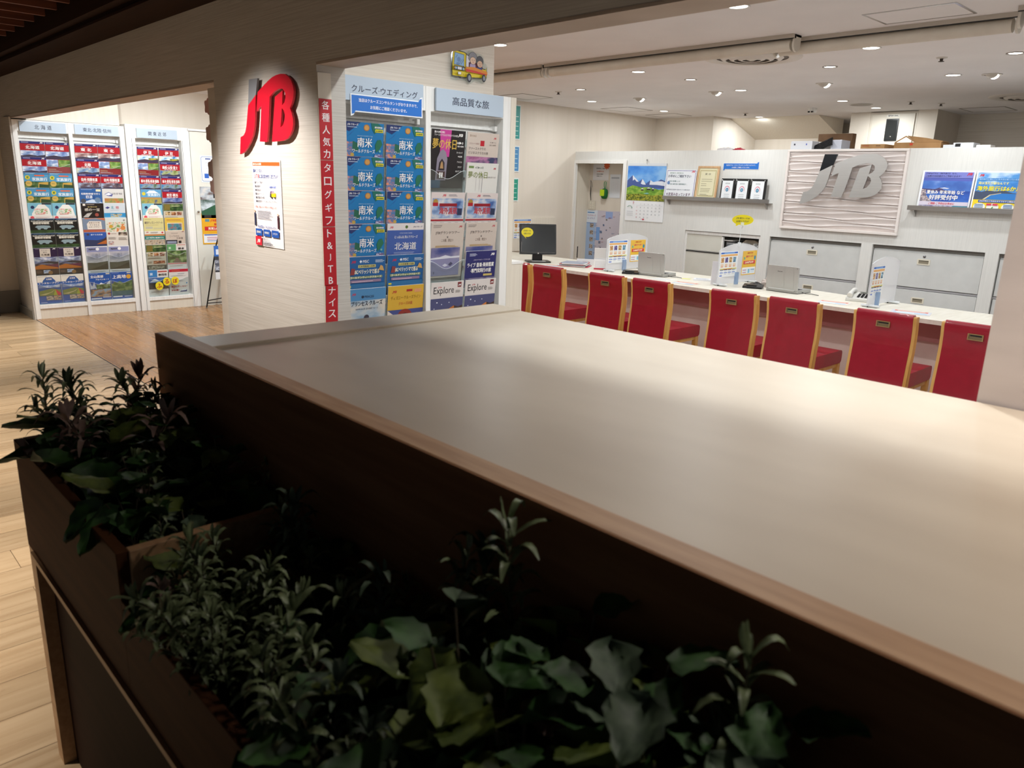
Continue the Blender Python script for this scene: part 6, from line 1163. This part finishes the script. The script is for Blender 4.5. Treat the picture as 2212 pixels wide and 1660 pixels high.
MB().box(*P_(-2.035, -1.285, .325, .345, .61, .882, PLB)).box(*P_(-1.285, 1.5, .325, .345, .61, .795, PLB)).build('front_fascia', t, bevel=.0015)
MB().box(*P_(-1.30, -1.28, .345, .664, .61, .882, BROWNE)).build('divider_board', t, bevel=.0015)
MB().box(*P_(-2.035, -2.015, .345, .664, 0, .882, PLB)).build('end_board', t)
MB().box(*P_(-2.035, -1.985, .326, .36, 0, .61, BROWNE)).build('corner_post', t)
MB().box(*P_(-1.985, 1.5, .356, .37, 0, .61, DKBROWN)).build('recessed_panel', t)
MB().box(*P_(-1.985, 1.5, .318, .345, .598, .612, BROWNE)).build('lit_edge_rail', t)  # ledge strip in paler wood, putting the fascia's lit edge line into colour
SOIL = textured('dark_soil', '#0d0a08', '#1d1611', (60, 60, 60), .95, bump=1)
MB().box(*P_(-2.015, 1.5, .345, .664, .55, .73, SOIL)).box(*P_(-2.015, -1.30, .345, .664, .73, .80, SOIL)).build('potting_soil', t)['kind'] = 'stuff'

# plants: needle sprigs and broad-leaved stems
G1 = textured('deep_green_leaf', '#12300c', '#2b5218', (30, 30, 30), .62)
G2 = textured('olive_leaf', '#3b4a16', '#5d6a24', (30, 30, 30), .62)
G3 = textured('grey_green_leaf', '#304030', '#4f6048', (40, 40, 40), .62)
G4 = textured('dusty_mauve_leaf', '#6b554d', '#8d7468', (40, 40, 40), .55)
G5 = textured('silver_needle_leaf', '#4c5638', '#788560', (40, 40, 40), .45)
STM = col('#4a4030', .6)
def needle(m, base, d, up_, L, w, mat, bend):
    # narrow curved leaf with a folded cross-section
    d = d.normalized(); side = d.cross(up_).normalized(); vs = []; fs = []; n = 5
    for i in range(n+1):
        t_ = i/n; p = base+d*L*t_*(1-.15*t_)+up_*(bend*L*(t_*(1-t_)*1.1-.25*t_*t_)); ww = w*(sin(pi*min(1, t_*.9+.08)))**.6*.5
        vs += [p-side*ww+up_*ww*.35, p, p+side*ww+up_*ww*.35]
    for i in range(n): a = 3*i; fs += [(a, a+1, a+4, a+3), (a+1, a+2, a+5, a+4)]
    m.add(vs, fs, mat, True)
def broad(m, base, d, up_, L, W, mat, seed):
    rr = random.Random(seed); d = d.normalized(); side = d.cross(up_).normalized(); nrm = side.cross(d).normalized()
    n, k = 7, 3; vs = []; fs = []; wv = rr.uniform(0, 6); cup = rr.uniform(.1, .5); droop = rr.uniform(.1, .5); fold_ = rr.uniform(.0, .35)
    for i in range(n+1):
        t_ = i/n; wd = (sin(pi*(t_**.75)))**.7*(1-.25*t_)*W*.5; wd *= 1+.12*(-1)**i
        for j in range(-k, k+1):
            s_ = j/k; z = cup*W*.5*s_*s_*.6+fold_*abs(s_)*W*.3+.05*W*sin(wv+6*t_+4*s_)-droop*L*t_*t_*.5
            vs.append(base+d*L*t_+side*s_*wd+nrm*z)
    w_ = 2*k+1
    for i in range(n):
        for j in range(w_-1): a = i*w_+j; fs.append((a, a+1, a+w_+1, a+w_))
    m.add(vs, fs, mat, True)
def sprig(seed, H, mat, lean=(0, 0)):
    rr = random.Random(seed); t = MB(); pts = []
    for i in range(8): q_ = i/7; pts.append(Vector((lean[0]*q_*q_*H+.01*sin(seed+q_*3), lean[1]*q_*q_*H+.01*cos(seed*2+q_*3), H*q_)))
    t.tube(pts, [.0028-.0018*i/7 for i in range(8)], STM, 6); ang = rr.uniform(0, 6); N = int(12+H*80)
    lv = MB()
    for i in range(N):
        q_ = .25+.75*i/(N-1); f_ = q_*7; a = int(min(6, f_)); p = pts[a].lerp(pts[a+1], f_-a); ang += 2.4
        out = Vector((cos(ang), sin(ang), .15+.45*q_)); L = rr.uniform(.055, .088)*(1.1-.3*q_)
        needle(lv, p, out, Vector((0, 0, 1)), L, .011, mat, rr.uniform(.3, 1.0))
    for i in range(3): needle(lv, pts[-1], Vector((rr.uniform(-.4, .4), rr.uniform(-.4, .4), 1)), Vector((1, 0, .2)), .045, .010, mat, .1)
    return t, lv
def vine(seed, H, mats, nl=7, size=.085):
    rr = random.Random(seed); t = MB(); lv = MB()
    for q_ in range(nl):
        a = rr.uniform(0, 2*pi); r = rr.uniform(.015, .06); h = H*rr.uniform(.45, 1)
        p0 = Vector((0, 0, 0)); p2 = Vector((r*cos(a), r*sin(a), h)); p1 = p0.lerp(p2, .5)+Vector((0, 0, .02))
        t.tube([p0, p1, p2], .0016, STM, 5)
        d = Vector((cos(a+rr.uniform(-.8, .8)), sin(a+rr.uniform(-.8, .8)), rr.uniform(-.5, .6))); L = size*rr.uniform(.7, 1.2)
        broad(lv, p2, d, Vector((0, 0, 1)), L, L*rr.uniform(.75, 1.0), mats[rr.randrange(len(mats))], seed*31+q_)
    return t, lv
def plant_obj(name, st, lv, loc, rz, label, cat, group):
    t = thing(name, label, cat, loc, rz, group); st.build('stem', t); lv.build('leaves', t); return t
VSP = [sprig(s, h, m_, (lx, ly)) for s, h, m_, lx, ly in ((1, .20, G5, .2, -.3), (2, .16, G5, -.4, -.2), (3, .23, G3, .1, .1), (4, .18, G5, .5, -.4), (5, .14, G4, -.2, .3), (6, .34, G5, .06, -.05))]
VVI = [vine(s, h, ms, nl, sz) for s, h, ms, nl, sz in ((11, .13, [G1, G2], 7, .095), (12, .17, [G1, G3], 8, .085), (13, .11, [G4, G3, G2], 7, .08), (14, .15, [G1, G1, G2], 9, .10), (15, .31, [G1, G3, G2, G4], 17, .078))]
def proto(lst, name, labels, cat, groups):
    out = []
    for (st, lv), l, g in zip(lst, labels, groups):
        o = thing(name, l, cat, (0, 0, 0), 0, g); st.build('stem', o); lv.build('leaves', o); out.append(o)
    return out
def zs_(x): return .80 if x < -1.30 else .73
def zone(x): return 'far left end' if x < -1.6 else 'tall section' if x < -1.3 else 'left middle' if x < -.95 else 'middle' if x < -.62 else 'right part'
rr = random.Random(77)
used = {}
def put(kind, i, x, y, s, rz=None, tx=0, ty=0, z=None):
    lst = VSP if kind == 's' else VVI; key = (kind, i)
    col_ = {'s': ['silver-green', 'silver-green short', 'tall grey-green', 'arching silver-green', 'dusty mauve', 'very tall silver-green'], 'v': ['dark green and olive', 'dark and grey-green', 'mauve-tinged', 'large dark green', 'tall mixed green']}[kind][i]
    nm = 'needle_leaf_sprig' if kind == 's' else 'broad_leaf_plant'
    lab_ = '%s %s in %s of planter' % (col_, 'needle-leaved sprig' if kind == 's' else 'broad-leaved plant', zone(x)); grp = '%s %s in the planter %s' % (col_, 'sprigs' if kind == 's' else 'plants', zone(x))
    rz = rr.uniform(0, 6.28) if rz is None else rz; zz_ = zs_(x) if z is None else z
    if key not in used:
        o = thing(nm, lab_, 'plant', (x, y, zz_), rz, grp); lst[i][0].build('stem', o); lst[i][1].build('leaves', o); used[key] = o
    else: o = dup(used[key], (x, y, zz_), (0, 0, 0), lab_, grp)
    o.rotation_euler = (tx, ty, rz); o.scale = (s, s, s)
# far end: big leaves and sprigs standing above the rim
for x, y, i, s in ((-1.93, .42, 3, 1.0), (-1.82, .50, 0, 1.0), (-1.70, .42, 3, .95), (-1.86, .60, 1, .8), (-1.62, .55, 2, 1.0), (-1.52, .45, 1, .9), (-1.42, .56, 0, .9), (-1.45, .40, 3, .85), (-1.36, .47, 2, .8)): put('v', i, x, y, s)
for x, y, i, s in ((-1.99, .39, 0, 1.08), (-1.89, .44, 2, 1.0), (-1.87, .49, 0, 1.12), (-1.99, .55, 4, 1.35), (-1.96, .61, 0, 1.02), (-1.97, .44, 1, 1.0), (-1.93, .58, 1, 1.0), (-1.80, .45, 4, 1.3), (-1.70, .50, 4, 1.3), (-1.78, .39, 4, .95), (-1.72, .60, 1, .8), (-1.55, .50, 1, .8), (-1.40, .62, 1, .7), (-1.32, .40, 3, .6)): put('s', i, x, y, s)
# long lower section: needle sprigs first, big leaves towards the right
for k in range(24):
    x = -1.24+.62*rr.random(); y = rr.uniform(.36, .60); put('s', rr.choice([0, 0, 1, 3, 2]), x, y, rr.uniform(.72, .98), None, rr.uniform(-.25, .1), rr.uniform(-.2, .2))
for x, y, i, s in ((-1.22, .42, 3, .8), (-1.15, .55, 0, .9), (-1.05, .60, 1, .9), (-1.18, .62, 2, .9), (-.95, .52, 1, .8), (-.88, .60, 3, .8), (-.80, .45, 3, 1.0), (-.74, .58, 1, 1.1), (-.68, .40, 0, 1.1), (-.62, .55, 3, 1.2), (-.55, .45, 1, 1.1), (-.50, .58, 2, 1.1), (-.44, .48, 3, 1.1), (-.38, .58, 0, 1.1), (-.35, .42, 1, 1.0), (-.28, .52, 2, 1.0), (-.20, .46, 3, .9), (-.1, .55, 1, .9), (.05, .5, 0, .9)): put('v', i, x, y, s)
for k in range(30):
    x = -1.24+.60*rr.random(); y = rr.uniform(.355, .50); put('s', rr.choice([0, 1, 3, 4, 1]), x, y, rr.uniform(.7, .95), None, rr.uniform(-.35, .35), rr.uniform(-.3, .3))
for x, y, s in ((-1.96, .43, .58), (-1.86, .53, .62), (-1.92, .61, .6), (-1.78, .60, .62), (-1.66, .57, .6), (-1.50, .60, .55), (-.58, .50, .95), (-.50, .58, 1.0), (-.46, .47, .9), (-.40, .55, 1.05), (-.33, .50, .95), (-.28, .58, 1.0), (-.22, .52, 1.0), (-.66, .55, .75)): put('v', 4, x, y, s)
for x, y, s in ((-.61, .62, 1.03), (-.285, .59, .98), (-.75, .60, .8)): put('s', 5, x, y, s)
for x, y, i, s in ((-.70, .63, 2, 1.15), (-.60, .48, 3, .9), (-.40, .63, 0, 1.15), (-.33, .60, 1, 1.0), (-.26, .60, 4, 1.1), (-.15, .6, 4, .9)): put('s', i, x, y, s)

byl = {}
for o in C.objects:
    if o.parent is None and o.get('category') == 'plant': byl.setdefault(o['label'], []).append(o)
for l, v in byl.items():
    if len(v) > 1:
        for o, w_ in zip(sorted(v, key=lambda o: o.location.x), ('first', 'second', 'third', 'fourth', 'fifth', 'sixth', 'seventh', 'eighth', 'ninth', 'tenth', 'eleventh', 'twelfth', 'thirteenth', 'fourteenth')): o['label'] = '%s, %s from far end' % (l, w_)
# ================================================================== LAMPS OUTSIDE THE FRAME
def mall_spot(label, loc, target, power, angle, color=WARM2, size=.04):
    t = thing('ceiling_spotlight', label, 'spotlight', loc)
    d = (Vector(target)-Vector(loc)).normalized(); q_ = d.to_track_quat('-Z', 'Y').to_matrix().to_4x4()
    MB().lathe([(.0, .0), (.035, .0), (.04, -.01), (.045, .09), (.02, .11)], (0, 0, 0), BLACK, 18).tf(q_).build('lamp_head', t); MB().tube([(0, 0, .03), (0, 0, .16)], .008, BLACK, 8).build('stem', t)
    lamp('light_source', 'SPOT', Vector(loc)+d*.03, target, power, color, t, size, angle, .9)
mall_spot('black ceiling spotlight aimed at the red letters on the pillar', (-3.6, .80, 2.22), (-3.62, 1.78, 1.08), PILLAR_W, 78, (1, .93, .86))
for i, (x, p_) in enumerate(((.35, 58), (-.95, 17))):  # left one is a weaker lamp added to fill the darker desk end
    t = thing('soffit_downlight', 'round downlight in the dark soffit over the front desk, %s one' % ('right', 'left')[i], 'ceiling light', (x, 1.60, 2.345), 0, 'downlights over the front desk')
    MB().lathe([(.045, 0), (.058, 0), (.056, -.004), (.046, -.002)], (0, 0, 0), BLACK, 24).build('trim_ring', t); MB().lathe([(0, -.001), (.045, -.001)], (0, 0, 0), emit('#fff0dd', 5), 24).build('diffuser', t)
    lamp('light_source', 'SPOT', (x, 1.60, 2.33), (x-.02, 1.25, 1.08), p_, (1, .91, .82), t, .05, 118, .9)
mall_spot('added unseen fill spotlight aimed at the right column', (.75, .95, 2.28), (.05, 1.78, 1.58), 84, 62, (1, .93, .9))  # unseen lamp added to brighten the column face
mall_spot('black ceiling spotlight over the near mall floor', (-2.75, -.75, 2.7), (-2.75, -.45, 0), MALL_W*.8, 60)
mall_spot('black ceiling spotlight over the mall floor beside the planter', (-3.9, .1, 2.7), (-3.9, .3, 0), MALL_W*.7, 64)
mall_spot('black ceiling spotlight over the mall floor at the left', (-5.7, .5, 2.7), (-5.7, .7, 0), MALL_W*.8, 70)
mall_spot('black ceiling spotlight over the mall floor near the far left wall', (-7.9, .7, 2.7), (-7.9, .8, 0), MALL_W*.8, 75)
t = thing('steel_bin', 'shiny steel bin standing on the mall floor by the far left wall', 'bin', (-9.40, 1.42, 0))
MB().lathe([(.12, 0), (.125, .02), (.125, .20), (.12, .215), (.105, .215), (.10, .03), (0, .03)], (0, 0, 0), CHROME, 32).build('drum', t); MB().lathe([(.127, 0), (.127, .018), (.12, .018)], (0, 0, 0), BLACK, 32).build('base_ring', t)
# rack wash lights inside the shop
def wash(label, loc, target, power, angle=85):
    t = thing('wash_spotlight', label, 'spotlight', (loc[0], loc[1], CEIL), 0, 'spotlights washing the brochure racks')
    MB().lathe([(.03, 0), (.045, 0), (.045, -.05), (.03, -.06)], (0, 0, 0), col('#d8d2ca', .4), 18).build('lamp_head', t)
    lamp('light_source', 'SPOT', loc, target, power, COOL, t, .04, angle, .8)
wash('white ceiling spotlight washing the far brochure racks, near one', (-7.9, 2.25, CEIL-.07), (-8.97, 2.25, 1.62), RACK_W*2.2, 125)
wash('white ceiling spotlight washing the far brochure racks, far one', (-7.9, 3.2, CEIL-.07), (-8.97, 3.2, 1.35), RACK_W*2.2, 115)
wash('white ceiling spotlight washing the near brochure rack', (-2.35, 2.55, CEIL-.07), (-3.26, 2.5, 1.25), RACK_W*.55, 100)
